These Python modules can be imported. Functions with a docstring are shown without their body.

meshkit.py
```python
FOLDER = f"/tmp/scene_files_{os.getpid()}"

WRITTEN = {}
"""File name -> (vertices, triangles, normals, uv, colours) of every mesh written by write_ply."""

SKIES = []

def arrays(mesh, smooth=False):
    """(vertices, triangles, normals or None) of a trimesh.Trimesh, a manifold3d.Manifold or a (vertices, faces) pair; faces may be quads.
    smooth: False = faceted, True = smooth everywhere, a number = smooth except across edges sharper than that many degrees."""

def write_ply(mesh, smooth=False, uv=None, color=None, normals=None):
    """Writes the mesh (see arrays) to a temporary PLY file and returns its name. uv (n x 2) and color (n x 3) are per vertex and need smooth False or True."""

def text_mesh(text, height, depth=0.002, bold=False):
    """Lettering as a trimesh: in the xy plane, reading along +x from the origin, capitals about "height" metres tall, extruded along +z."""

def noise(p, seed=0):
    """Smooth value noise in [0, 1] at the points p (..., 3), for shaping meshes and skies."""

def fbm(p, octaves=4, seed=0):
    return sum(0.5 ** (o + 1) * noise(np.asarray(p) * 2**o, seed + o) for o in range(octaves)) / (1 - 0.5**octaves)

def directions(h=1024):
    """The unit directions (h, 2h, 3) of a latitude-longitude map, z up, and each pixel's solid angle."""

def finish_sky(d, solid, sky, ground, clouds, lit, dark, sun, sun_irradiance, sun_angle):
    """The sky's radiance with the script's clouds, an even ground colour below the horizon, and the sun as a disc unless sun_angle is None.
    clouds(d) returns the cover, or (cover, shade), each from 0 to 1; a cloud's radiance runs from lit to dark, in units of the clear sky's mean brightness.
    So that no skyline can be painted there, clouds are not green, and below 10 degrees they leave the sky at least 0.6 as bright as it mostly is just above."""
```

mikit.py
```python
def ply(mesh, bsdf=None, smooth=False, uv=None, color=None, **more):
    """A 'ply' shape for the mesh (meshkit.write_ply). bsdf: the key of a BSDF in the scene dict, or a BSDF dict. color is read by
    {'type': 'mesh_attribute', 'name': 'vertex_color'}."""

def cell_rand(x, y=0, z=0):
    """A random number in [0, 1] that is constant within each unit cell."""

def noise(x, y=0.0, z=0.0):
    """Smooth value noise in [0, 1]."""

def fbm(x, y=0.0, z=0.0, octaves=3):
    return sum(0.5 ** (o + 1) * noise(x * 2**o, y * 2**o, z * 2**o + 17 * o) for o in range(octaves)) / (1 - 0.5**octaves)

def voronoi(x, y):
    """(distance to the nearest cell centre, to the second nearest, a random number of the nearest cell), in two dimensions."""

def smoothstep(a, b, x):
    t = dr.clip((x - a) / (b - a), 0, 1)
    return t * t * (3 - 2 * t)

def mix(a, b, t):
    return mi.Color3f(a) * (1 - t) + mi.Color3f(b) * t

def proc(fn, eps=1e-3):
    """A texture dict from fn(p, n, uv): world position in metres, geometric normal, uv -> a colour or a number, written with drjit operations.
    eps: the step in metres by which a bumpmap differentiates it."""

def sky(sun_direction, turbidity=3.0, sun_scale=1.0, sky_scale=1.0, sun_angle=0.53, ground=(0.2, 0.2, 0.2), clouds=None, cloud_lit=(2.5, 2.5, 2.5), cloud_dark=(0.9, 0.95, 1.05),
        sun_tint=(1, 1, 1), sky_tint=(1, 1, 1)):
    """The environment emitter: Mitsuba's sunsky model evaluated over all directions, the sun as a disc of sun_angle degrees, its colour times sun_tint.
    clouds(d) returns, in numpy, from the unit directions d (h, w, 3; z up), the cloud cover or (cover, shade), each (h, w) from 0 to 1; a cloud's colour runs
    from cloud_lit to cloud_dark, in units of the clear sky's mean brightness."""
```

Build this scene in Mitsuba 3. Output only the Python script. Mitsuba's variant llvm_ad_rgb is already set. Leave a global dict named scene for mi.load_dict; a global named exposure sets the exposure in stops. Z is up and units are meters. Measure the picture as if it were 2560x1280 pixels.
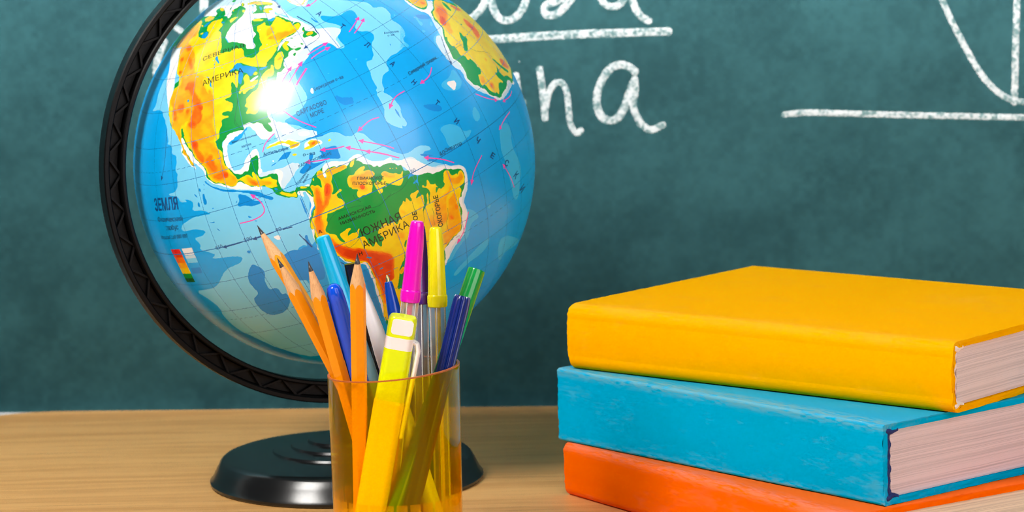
import math, random
import numpy as np, trimesh, mitsuba as mi, mikit, meshkit, drjit as dr
from shapely.geometry import Polygon, LineString, box as sbox
from shapely import affinity, union_all
import manifold3d as m3
from mikit import noise, fbm, smoothstep, mix

T = mi.ScalarTransform4f
scene, labels = {}, {}

# ------------------------------------------------------------------ camera, light, exposure
CAM = np.array([0.0, 0.0, 0.32922])
PITCH, ROLL = math.radians(7.7437), math.radians(-1.5041)
FWD = np.array([0, math.cos(PITCH), -math.sin(PITCH)])
UP0 = np.array([0, math.sin(PITCH), math.cos(PITCH)])
UP = -math.sin(ROLL) * np.array([1.0, 0, 0]) + math.cos(ROLL) * UP0
scene['camera'] = {'type': 'thinlens', 'fov': 2 * math.degrees(math.atan(1280 / 7447.65)), 'fov_axis': 'x',
                   'to_world': T().look_at(origin=CAM.tolist(), target=(CAM + FWD).tolist(), up=UP.tolist()),
                   'aperture_radius': 0.0030, 'focus_distance': 1.41, 'near_clip': 0.05, 'far_clip': 20.0}
exposure = 0.0
BALL = np.array([-0.09162, 1.55622, 0.16867])          # centre of the globe's ball
R = 0.105
LDIR = np.array([-0.4604, -0.5975, 0.6566])            # towards the softbox
LPOS = BALL + LDIR * 1.55
scene['softbox_lamp'] = {'type': 'rectangle',
    'to_world': T().look_at(origin=LPOS.tolist(), target=BALL.tolist(), up=[0, 0, 1]) @ T().scale([0.24, 0.24, 1]),
    'emitter': {'type': 'area', 'radiance': {'type': 'rgb', 'value': [33.0, 31.9, 30.2]}}}
labels['softbox_lamp'] = {'label': 'square white studio softbox lamp up to the left of the desk', 'category': 'lamp'}
LPOS2 = BALL + np.array([0.4936, -0.8188, 0.2930]) * 1.55  # towards the second lamp, to the right of the camera
scene['softbox_lamp_001'] = {'type': 'rectangle',
    'to_world': T().look_at(origin=LPOS2.tolist(), target=BALL.tolist(), up=[0, 0, 1]) @ T().scale([0.58, 0.50, 1]),
    'emitter': {'type': 'area', 'radiance': {'type': 'rgb', 'value': [3.0, 2.82, 2.85]}}}
labels['softbox_lamp_001'] = {'label': 'weaker white studio softbox lamp to the right of the camera', 'category': 'lamp'}
scene['room_light'] = {'type': 'constant', 'radiance': {'type': 'rgb', 'value': [0.058, 0.064, 0.072]}}

# ------------------------------------------------------------------ helpers
def lin(r, g, b):
    c = np.array([r, g, b]) / 255.0
    return [float(x) for x in np.where(c <= 0.04045, c / 12.92, ((c + 0.055) / 1.055) ** 2.4)]

def rgb(r, g, b):
    return {'type': 'rgb', 'value': lin(r, g, b)}

def mat(name, color, rough=0.4, two=True, **more):
    d = {'type': 'principled', 'base_color': color if isinstance(color, dict) else rgb(*color), 'roughness': rough, **more}
    scene[name] = {'type': 'twosided', 'bsdf': d} if two else d
    return name

def part(key, mesh, bsdf, smooth=False, label=None, category=None, group=None, kind=None, **more):
    base, k = key, 0
    while key in scene:
        k += 1
        key = f'{base}_{k:03d}'
    scene[key] = mikit.ply(mesh, bsdf, smooth=smooth, **more)
    tell(key, label, category, group, kind)
    return key

def tell(key, label=None, category=None, group=None, kind=None):
    d = {n: v for n, v in (('label', label), ('category', category), ('group', group), ('kind', kind)) if v}
    if d:
        labels[key] = d

def raw(key, v, f, n, bsdf, label=None):
    """A shape whose vertex normals are given."""
    base, k = key, 0
    while key in scene:
        k += 1
        key = f'{base}_{k:03d}'
    scene[key] = {'type': 'ply', 'filename': meshkit.write_ply((v, f), normals=n), 'face_normals': False, 'bsdf': {'type': 'ref', 'id': bsdf}}
    tell(key, label)
    return key

def cat(ms):
    return trimesh.util.concatenate(ms)

def unit(v):
    v = np.asarray(v, float)
    return v / np.linalg.norm(v)

def frame(axis, toward=None):
    """A rotation whose z is the axis and whose -y looks towards the camera side."""
    z = unit(axis)
    y = np.array([0, 1.0, 0]) if toward is None else -np.asarray(toward, float)
    y = unit(y - z * (y @ z))
    return np.stack([np.cross(y, z), y, z], 1)

def place(mesh, Rm, o):
    m = np.eye(4); m[:3, :3] = Rm; m[:3, 3] = o
    mesh = mesh.copy(); mesh.apply_transform(m)
    return mesh

def lathe(profile, n=48):
    """Solid or sheet of revolution about z; profile [(r, z)] from the bottom up."""
    p = np.asarray(profile, float)
    a = np.arange(n) * 2 * np.pi / n
    v = np.stack([np.outer(np.cos(a), p[:, 0]), np.outer(np.sin(a), p[:, 0]), np.tile(p[:, 1], (n, 1))], -1).reshape(-1, 3)
    k = len(p)
    i, j = np.meshgrid(np.arange(n), np.arange(k - 1), indexing='ij')
    a0, a1 = i * k + j, ((i + 1) % n) * k + j
    f = np.concatenate([np.stack([a0, a1, a1 + 1], -1).reshape(-1, 3), np.stack([a0, a1 + 1, a0 + 1], -1).reshape(-1, 3)])
    m = trimesh.Trimesh(v, f, process=True)
    m.update_faces(m.nondegenerate_faces())
    return m

def rounded_rect(w, d, r, n=6):
    return sbox(-w / 2 + r, -d / 2 + r, w / 2 - r, d / 2 - r).buffer(r, quad_segs=n)

def loft(poly_fn, zs, n=None):
    """Skin closed rings poly_fn(t) -> (k, 2), t = 0..1, at heights zs, closed with caps."""
    rings = [np.asarray(poly_fn(t)) for t in np.linspace(0, 1, len(zs))]
    k = len(rings[0])
    v = np.concatenate([np.c_[r, np.full(k, z)] for r, z in zip(rings, zs)])
    f = []
    for s in range(len(zs) - 1):
        i = np.arange(k); j = (i + 1) % k
        f += [np.stack([s * k + i, s * k + j, (s + 1) * k + j], 1), np.stack([s * k + i, (s + 1) * k + j, (s + 1) * k + i], 1)]
    c0, c1 = len(v), len(v) + 1
    v = np.vstack([v, [*rings[0].mean(0), zs[0]], [*rings[-1].mean(0), zs[-1]]])
    i = np.arange(k); j = (i + 1) % k
    f += [np.stack([j, i, i * 0 + c0], 1), np.stack([(len(zs) - 1) * k + i, (len(zs) - 1) * k + j, i * 0 + c1], 1)]
    return trimesh.Trimesh(v, np.concatenate(f), process=False)

def extrude(poly, h):
    return trimesh.creation.extrude_polygon(poly, h, engine='earcut')

# ------------------------------------------------------------------ materials
def board_color(p, n, uv):
    a = fbm(p.x * 260, p.z * 260, 0.0, 3)
    b = fbm(p.x * 38 + 5, p.z * 38, 3.0, 3)
    c = fbm(p.x * 6 + 9, p.z * 6, 1.0, 2)
    t = 0.34 * a + 0.44 * b + 0.22 * c
    return mix(lin(22, 62, 66), lin(41, 86, 90), smoothstep(0.2, 0.8, t))

def chalk_color(p, n, uv):
    a = fbm(p.x * 900, p.z * 900, 0.0, 2)
    b = fbm(p.x * 300, p.z * 300, 7.0, 2)
    return mix(lin(96, 130, 130), lin(206, 212, 212), smoothstep(0.30, 0.60, 0.6 * a + 0.4 * b))

def wood_color(p, n, uv):
    warp = fbm(p.x * 4, p.y * 14, 2.0, 3)
    grain = fbm(p.x * 5 + warp * 1.2, p.y * 190 + warp * 7, 4.0, 4)
    fine = fbm(p.x * 40, p.y * 1500, 8.0, 2)
    pores = smoothstep(0.66, 0.82, fbm(p.x * 26, p.y * 1100, 11.0, 3))
    c = mix(lin(216, 164, 100), lin(200, 146, 84), smoothstep(0.34, 0.70, 0.66 * grain + 0.34 * fine))
    return mix(c, lin(150, 104, 60), pores * 0.35)

def pencil_wood(p, n, uv):
    g = fbm(p.x * 5200, p.y * 5200, p.z * 500, 3)
    return mix(lin(232, 184, 134), lin(212, 160, 112), smoothstep(0.45, 0.75, g))

def plain_noise(c0, c1, f):
    def fn(p, n, uv):
        return mix(lin(*c0), lin(*c1), smoothstep(0.3, 0.7, fbm(p.x * f, p.y * f, p.z * f, 3)))
    return fn

mat('m_board', mikit.proc(board_color), 0.75, specular=0.25)
mat('m_chalk', mikit.proc(chalk_color), 0.95, specular=0.05)
mat('m_frame', (206, 208, 208), 0.45)
mat('m_wall', (196, 200, 198), 0.9)
mat('m_floor', (150, 140, 128), 0.6)
mat('m_table', mikit.proc(wood_color), 0.42, specular=0.3)
mat('m_black', (5, 5, 6), 0.4, specular=0.18)
mat('m_black_base', (17, 18, 19), 0.22, specular=0.55)
PRINT = dict(specular=0.55, clearcoat=0.8, clearcoat_gloss=0.985)
PAL = dict(sea=(0, 166, 240), sea_light=(122, 212, 250), sea_light2=(60, 188, 242), sea_deep=(0, 140, 222), shelf=(204, 229, 243), white=(243, 243, 243),
           darkgreen=(0, 88, 30), green=(0, 152, 58), red2=(232, 34, 20), lake=(0, 150, 214),
           pink=(236, 70, 176), line=(14, 70, 132), seaink=(26, 92, 140), ink=(20, 26, 14), river=(0, 92, 54), grid=(4, 112, 180))
for k, c in PAL.items():
    mat('m_map_' + k, c, 0.28, **PRINT)
for k, c0, c1, f in (('yellow', (255, 224, 0), (250, 208, 0), 160), ('amber', (255, 188, 0), (250, 160, 0), 220), ('yellow2', (255, 210, 0), (252, 194, 0), 160), ('amber2', (254, 158, 0), (250, 136, 0), 220), ('orange2', (246, 102, 4), (240, 86, 2), 260), ('orange', (252, 124, 0), (246, 100, 0), 260), ('red', (236, 74, 8), (222, 56, 6), 260)):
    mat('m_map_' + k, mikit.proc(plain_noise(c0, c1, f)), 0.28, **PRINT)

# ------------------------------------------------------------------ room and table
def bx(x0, x1, y0, y1, z0, z1):
    m = trimesh.creation.box([x1 - x0, y1 - y0, z1 - z0]); m.apply_translation([(x0 + x1) / 2, (y0 + y1) / 2, (z0 + z1) / 2])
    return m

TH = math.radians(-4.9005)
EU, EN = np.array([math.cos(TH), math.sin(TH), 0]), np.array([-math.sin(TH), math.cos(TH), 0])
EDGE = np.array([-0.27282, 1.77666, 0.0])              # a point of the table's back edge
RT = np.stack([EU, EN, [0, 0, 1.0]], 1)                # table and board frame: u along the edge, v away from the camera
BOARD = EDGE + EN * 0.022
part('floor', place(bx(-2.2, 3.0, -3.0, 0.35, -0.80, -0.75), RT, EDGE), 'm_floor', kind='structure')
part('wall_back', place(bx(-2.2, 3.0, 0.075, 0.135, -0.75, 2.2), RT, EDGE), 'm_wall', kind='structure')

top = sbox(-0.062, -1.02, 1.45, 0.0).intersection(sbox(-0.062, -1.02, 1.45, 0.0).buffer(-0.06).buffer(0.06, quad_segs=16))
tm = extrude(top, 0.022); tm.apply_translation([0, 0, -0.022])
part('table__tabletop', place(tm, RT, EDGE), 'm_table', 30)
tell('table', 'light oak desk top in front of the green chalkboard', 'table')
for x0, x1, y0, y1 in ((-0.01, 0.04, -0.07, -0.02), (1.35, 1.40, -0.07, -0.02), (-0.01, 0.04, -1.0, -0.95), (1.35, 1.40, -1.0, -0.95)):
    part('table__leg', place(bx(x0, x1, y0, y1, -0.75, -0.022), RT, EDGE), 'm_table')
part('table__apron', place(bx(0.04, 1.35, -0.06, -0.04, -0.10, -0.022), RT, EDGE), 'm_table')

# chalkboard
part('chalkboard__writing_surface', place(bx(-0.75, 1.45, 0.0, 0.018, -0.0045, 0.56), RT, BOARD), 'm_board')
tell('chalkboard', 'green chalkboard with white chalk writing behind the desk', 'chalkboard')
for q in (bx(-0.79, 1.49, -0.006, 0.024, -0.045, -0.0046), bx(-0.79, 1.49, -0.006, 0.024, 0.5601, 0.60), bx(-0.79, -0.7501, -0.006, 0.024, -0.0044, 0.56), bx(1.4501, 1.49, -0.006, 0.024, -0.0044, 0.56)):
    part('chalkboard__frame_rail', place(q, RT, BOARD), 'm_frame')

# unseen strip light out of view, placed to brighten the upper board from above
LV = -0.20
part('unseen_strip_light__hood', place(cat([bx(-0.60, 1.40, LV - 0.012, LV - 0.010, 0.535, 0.585), bx(-0.60, 1.40, LV - 0.012, LV + 0.012, 0.585, 0.6005), bx(-0.60, 1.40, LV - 0.012, LV + 0.004, 0.532, 0.535)]), RT, BOARD), 'm_frame')  # hood open to the board, its lip keeps the light off the table
for u0 in (-0.4, 1.2):
    part('unseen_strip_light__arm', place(bx(u0, u0 + 0.012, LV, 0.018, 0.6006, 0.608), RT, BOARD), 'm_frame')
q = np.array([[-0.58, LV - 0.008, 0.540], [1.38, LV - 0.008, 0.540], [1.38, LV - 0.008, 0.580], [-0.58, LV - 0.008, 0.580]])
k = part('unseen_strip_light__glow_strip', place(trimesh.Trimesh(q, [[0, 2, 1], [0, 3, 2]], process=False), RT, BOARD), 'm_frame')
scene[k]['emitter'] = {'type': 'area', 'radiance': {'type': 'rgb', 'value': [116.0, 118.0, 122.0]}}
tell('unseen_strip_light', 'unseen long strip light out of view, placed to brighten the top of the chalkboard', 'lamp')

def chaikin(p, closed, it=2):
    for _ in range(it):
        q = np.roll(p, -1, 0) if closed else p[1:]
        b = p if closed else p[:-1]
        m = np.stack([b * 0.75 + q * 0.25, b * 0.25 + q * 0.75], 1).reshape(-1, 2)
        p = m if closed else np.vstack([p[:1], m, p[-1:]])
    return p

def resample(p, step):
    s = np.r_[0, np.cumsum(np.linalg.norm(np.diff(p, axis=0), axis=1))]
    t = np.linspace(0, s[-1], max(2, int(s[-1] / step) + 1))
    return np.stack([np.interp(t, s, p[:, 0]), np.interp(t, s, p[:, 1])], 1)

def chalk_stroke(pts, width, seed):
    """A slightly raised, rough-edged chalk ribbon on the board (u, z)."""
    p = resample(chaikin(np.array(pts), False, 2), 0.0006)
    d = np.gradient(p, axis=0); d /= np.linalg.norm(d, axis=1)[:, None] + 1e-12
    nn = np.stack([-d[:, 1], d[:, 0]], 1)
    s = np.linspace(0, 1, len(p)); L = len(p) * 0.0006
    cap = np.sqrt(np.clip(1 - np.clip(1 - np.minimum(s, 1 - s) * L / (width / 2), 0, 1) ** 2, 0.02, 1))
    q = np.c_[p * 900, np.zeros(len(p))]
    w0 = width / 2 * cap * (0.85 + 0.35 * meshkit.fbm(q, 2, seed)); w1 = width / 2 * cap * (0.85 + 0.35 * meshkit.fbm(q + 50, 2, seed))
    cols = [p + nn * w0[:, None], p + nn * (w0 * 0.75)[:, None], p, p - nn * (w1 * 0.75)[:, None], p - nn * w1[:, None]]
    hs = [0.0, 0.00022, 0.00028, 0.00022, 0.0]
    v = np.concatenate([np.c_[c[:, 0], np.full(len(p), -0.00002 - h), c[:, 1]] for c, h in zip(cols, hs)])
    n = len(p); f = []
    for k in range(4):
        i = np.arange(n - 1) + k * n
        f += [np.stack([i, i + 1, i + n + 1], 1), np.stack([i, i + n + 1, i + n], 1)]
    return trimesh.Trimesh(v, np.concatenate(f), process=False)

CHALK = [
('line',4.81,[[0.2436,0.2174],[0.2643,0.2183],[0.2901,0.2195],[0.3158,0.2203],[0.3415,0.2205],[0.3607,0.2207],[0.3709,0.2208]]),
('letter',4.09,[[0.277,0.1985],[0.2775,0.1901],[0.2789,0.1817],[0.2827,0.1788]]),
('dot',4.81,[[0.2789,0.2047],[0.2799,0.2046]]),
('letter',4.09,[[0.2912,0.2019],[0.2923,0.1923],[0.2933,0.1819],[0.294,0.1684]]),
('letter',3.61,[[0.2939,0.1742],[0.2957,0.1832],[0.2984,0.1896],[0.3023,0.1927],[0.3061,0.1904],[0.3078,0.1829],[0.3081,0.1739],[0.3089,0.1661],[0.3119,0.1612],[0.3142,0.1615],[0.3161,0.1645]]),
('letter',4.57,[[0.3497,0.1956],[0.3455,0.2002],[0.3398,0.202],[0.3346,0.2004],[0.3297,0.1954],[0.326,0.1877],[0.3246,0.18],[0.3257,0.1736],[0.3291,0.1693],[0.3337,0.168],[0.3379,0.1701],[0.3412,0.1752],[0.3452,0.1861],[0.3476,0.1925]]),
('letter',4.09,[[0.3476,0.195],[0.3485,0.186],[0.346,0.1783],[0.3484,0.1706],[0.3519,0.1647],[0.357,0.162],[0.3615,0.1639],[0.3658,0.1661]]),
('letter',4.33,[[0.2491,0.2298],[0.2544,0.2329],[0.2584,0.2379],[0.2609,0.2436],[0.2626,0.2519]]),
('letter',4.33,[[0.2626,0.2519],[0.2631,0.2442],[0.2648,0.2352],[0.2685,0.23],[0.273,0.2289],[0.2775,0.2304],[0.2822,0.2355],[0.2849,0.2424],[0.286,0.2514],[0.2808,0.2578],[0.2718,0.2593],[0.2653,0.2556],[0.2626,0.2519]]),
('letter',4.33,[[0.303,0.2484],[0.3102,0.2546],[0.3139,0.2495],[0.3087,0.2432],[0.3035,0.2401],[0.2957,0.2384],[0.2946,0.2352],[0.2962,0.2317],[0.3007,0.2316],[0.3059,0.2349],[0.3105,0.24],[0.3139,0.2456]]),
('letter',4.33,[[0.3479,0.2525],[0.341,0.2578],[0.3333,0.2554],[0.328,0.2479],[0.3281,0.2428],[0.3303,0.2382],[0.3341,0.236],[0.3386,0.2364],[0.3425,0.2399],[0.3459,0.2462],[0.3479,0.2525]]),
('letter',4.33,[[0.3483,0.2538],[0.3465,0.2449],[0.3476,0.2385],[0.35,0.2327],[0.3538,0.2288],[0.3589,0.2264]]),
('curve',3.61,[[0.522,0.2524],[0.5294,0.2358],[0.5356,0.2218],[0.543,0.207],[0.5517,0.1916],[0.5605,0.1813],[0.5693,0.176],[0.5768,0.1747],[0.5869,0.1757],[0.5969,0.1837]]),
('axis',3.85,[[0.5733,0.26],[0.5729,0.2349],[0.5719,0.2033],[0.5712,0.1728]]),
('axis',3.61,[[0.4345,0.1696],[0.4415,0.1709],[0.4555,0.1709],[0.4809,0.1696],[0.5062,0.1685],[0.5441,0.1669],[0.5944,0.1652]]),
('letter',4.33,[[0.0664,0.2229],[0.0627,0.2148],[0.0599,0.2064],[0.06,0.198],[0.0642,0.1919]]),
('letter',3.37,[[0.0712,0.2305],[0.0754,0.2275],[0.0801,0.2236]]),
('letter',5.29,[[0.0925,0.2597],[0.0911,0.2478],[0.0901,0.2358]])]
for i, (kind, w, pts) in enumerate(CHALK):
    name = {'letter': 'chalk_letter', 'dot': 'chalk_letter_dot', 'line': 'chalk_underline', 'curve': 'chalk_curve', 'axis': 'chalk_axis'}[kind]
    part('chalkboard__' + name, place(chalk_stroke(pts, w * 1e-3, i), RT, BOARD), 'm_chalk', True)

# ------------------------------------------------------------------ globe: ball with its printed map
MR = np.array([[0.9067393, 0.2248041, -0.3567731], [-0.282317, 0.9520863, -0.1175957], [0.3132427, 0.2073518, 0.9267601]])                                    # columns: lon 0 on the equator, lon 90 E, north pole
def ll(v):
    v = np.radians(np.atleast_2d(np.asarray(v, float)))
    return np.stack([np.cos(v[:, 0]) * np.cos(v[:, 1]), np.cos(v[:, 0]) * np.sin(v[:, 1]), np.sin(v[:, 0])], -1)

def on_ball(d, lift):
    w = d @ MR.T
    return w * (R + lift) + BALL, w

class Plane:
    """Azimuthal equidistant map about a direction c, in metres on the ball."""
    def __init__(self, c):
        self.c = unit(c); self.e = unit(np.cross([0.12, 0.05, 1.0], self.c)); self.n = np.cross(self.c, self.e)
    def fwd(self, d):
        z = np.clip(d @ self.c, -1, 1); a = np.arccos(z); x, y = d @ self.e, d @ self.n; s = np.hypot(x, y) + 1e-12
        return np.stack([x / s * a, y / s * a], -1) * R
    def back(self, p):
        p = np.asarray(p) / R; a = np.hypot(p[:, 0], p[:, 1]); s = np.where(a > 1e-9, np.sin(a) / np.maximum(a, 1e-9), 1)
        return np.cos(a)[:, None] * self.c + s[:, None] * (p[:, :1] * self.e + p[:, 1:] * self.n)

def fill(shape2d, step=0.0019):
    """Triangles of a shapely polygon, fine enough to lie on the ball."""
    vs, fs, at = [], [], 0
    for g in getattr(shape2d, 'geoms', [shape2d]):
        if g.geom_type != 'Polygon' or g.area < 2e-8:
            continue
        v, f = trimesh.creation.triangulate_polygon(g, engine='earcut')
        v = np.c_[v, np.zeros(len(v))]
        m = trimesh.Trimesh(v, f, process=False); 
        if m.face_normals[:, 2].mean() < 0: f = f[:, ::-1]
        v, f = trimesh.remesh.subdivide_to_size(v, f, step if g.area < 0.02 else step * 2.5, max_iter=30)
        vs.append(v[:, :2]); fs.append(f + at); at += len(v)
    return (np.concatenate(vs), np.concatenate(fs)) if vs else None

class Layer:
    def __init__(self): self.v, self.f, self.n, self.at = [], [], [], 0
    def add(self, pl, shape2d, lift):
        r = fill(shape2d)
        if r is None: return
        p, w = on_ball(pl.back(r[0]), lift)
        self.v.append(p); self.n.append(w); self.f.append(r[1] + self.at); self.at += len(p)
    def build(self, key, bsdf, label=None):
        if self.v: raw(key, np.concatenate(self.v), np.concatenate(self.f), np.concatenate(self.n), bsdf, label)

tell('globe', 'tilted school globe on a black stand behind the pen cup', 'globe')
# ball
nu, nv = 360, 180
th, ph = np.meshgrid(np.linspace(0, np.pi, nv + 1), np.arange(nu) * 2 * np.pi / nu, indexing='ij')
d = np.stack([np.sin(th) * np.cos(ph), np.sin(th) * np.sin(ph), np.cos(th)], -1).reshape(-1, 3)
i, j = np.meshgrid(np.arange(nv), np.arange(nu), indexing='ij')
a0, a1 = i * nu + j, i * nu + (j + 1) % nu
f = np.concatenate([np.stack([a0, a0 + nu, a1 + nu], -1).reshape(-1, 3), np.stack([a0, a1 + nu, a1], -1).reshape(-1, 3)])
p, w = on_ball(d, 0)
raw('globe__ball', p, f, w, 'm_map_sea', 'blue ocean ball printed with a physical map')

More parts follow.
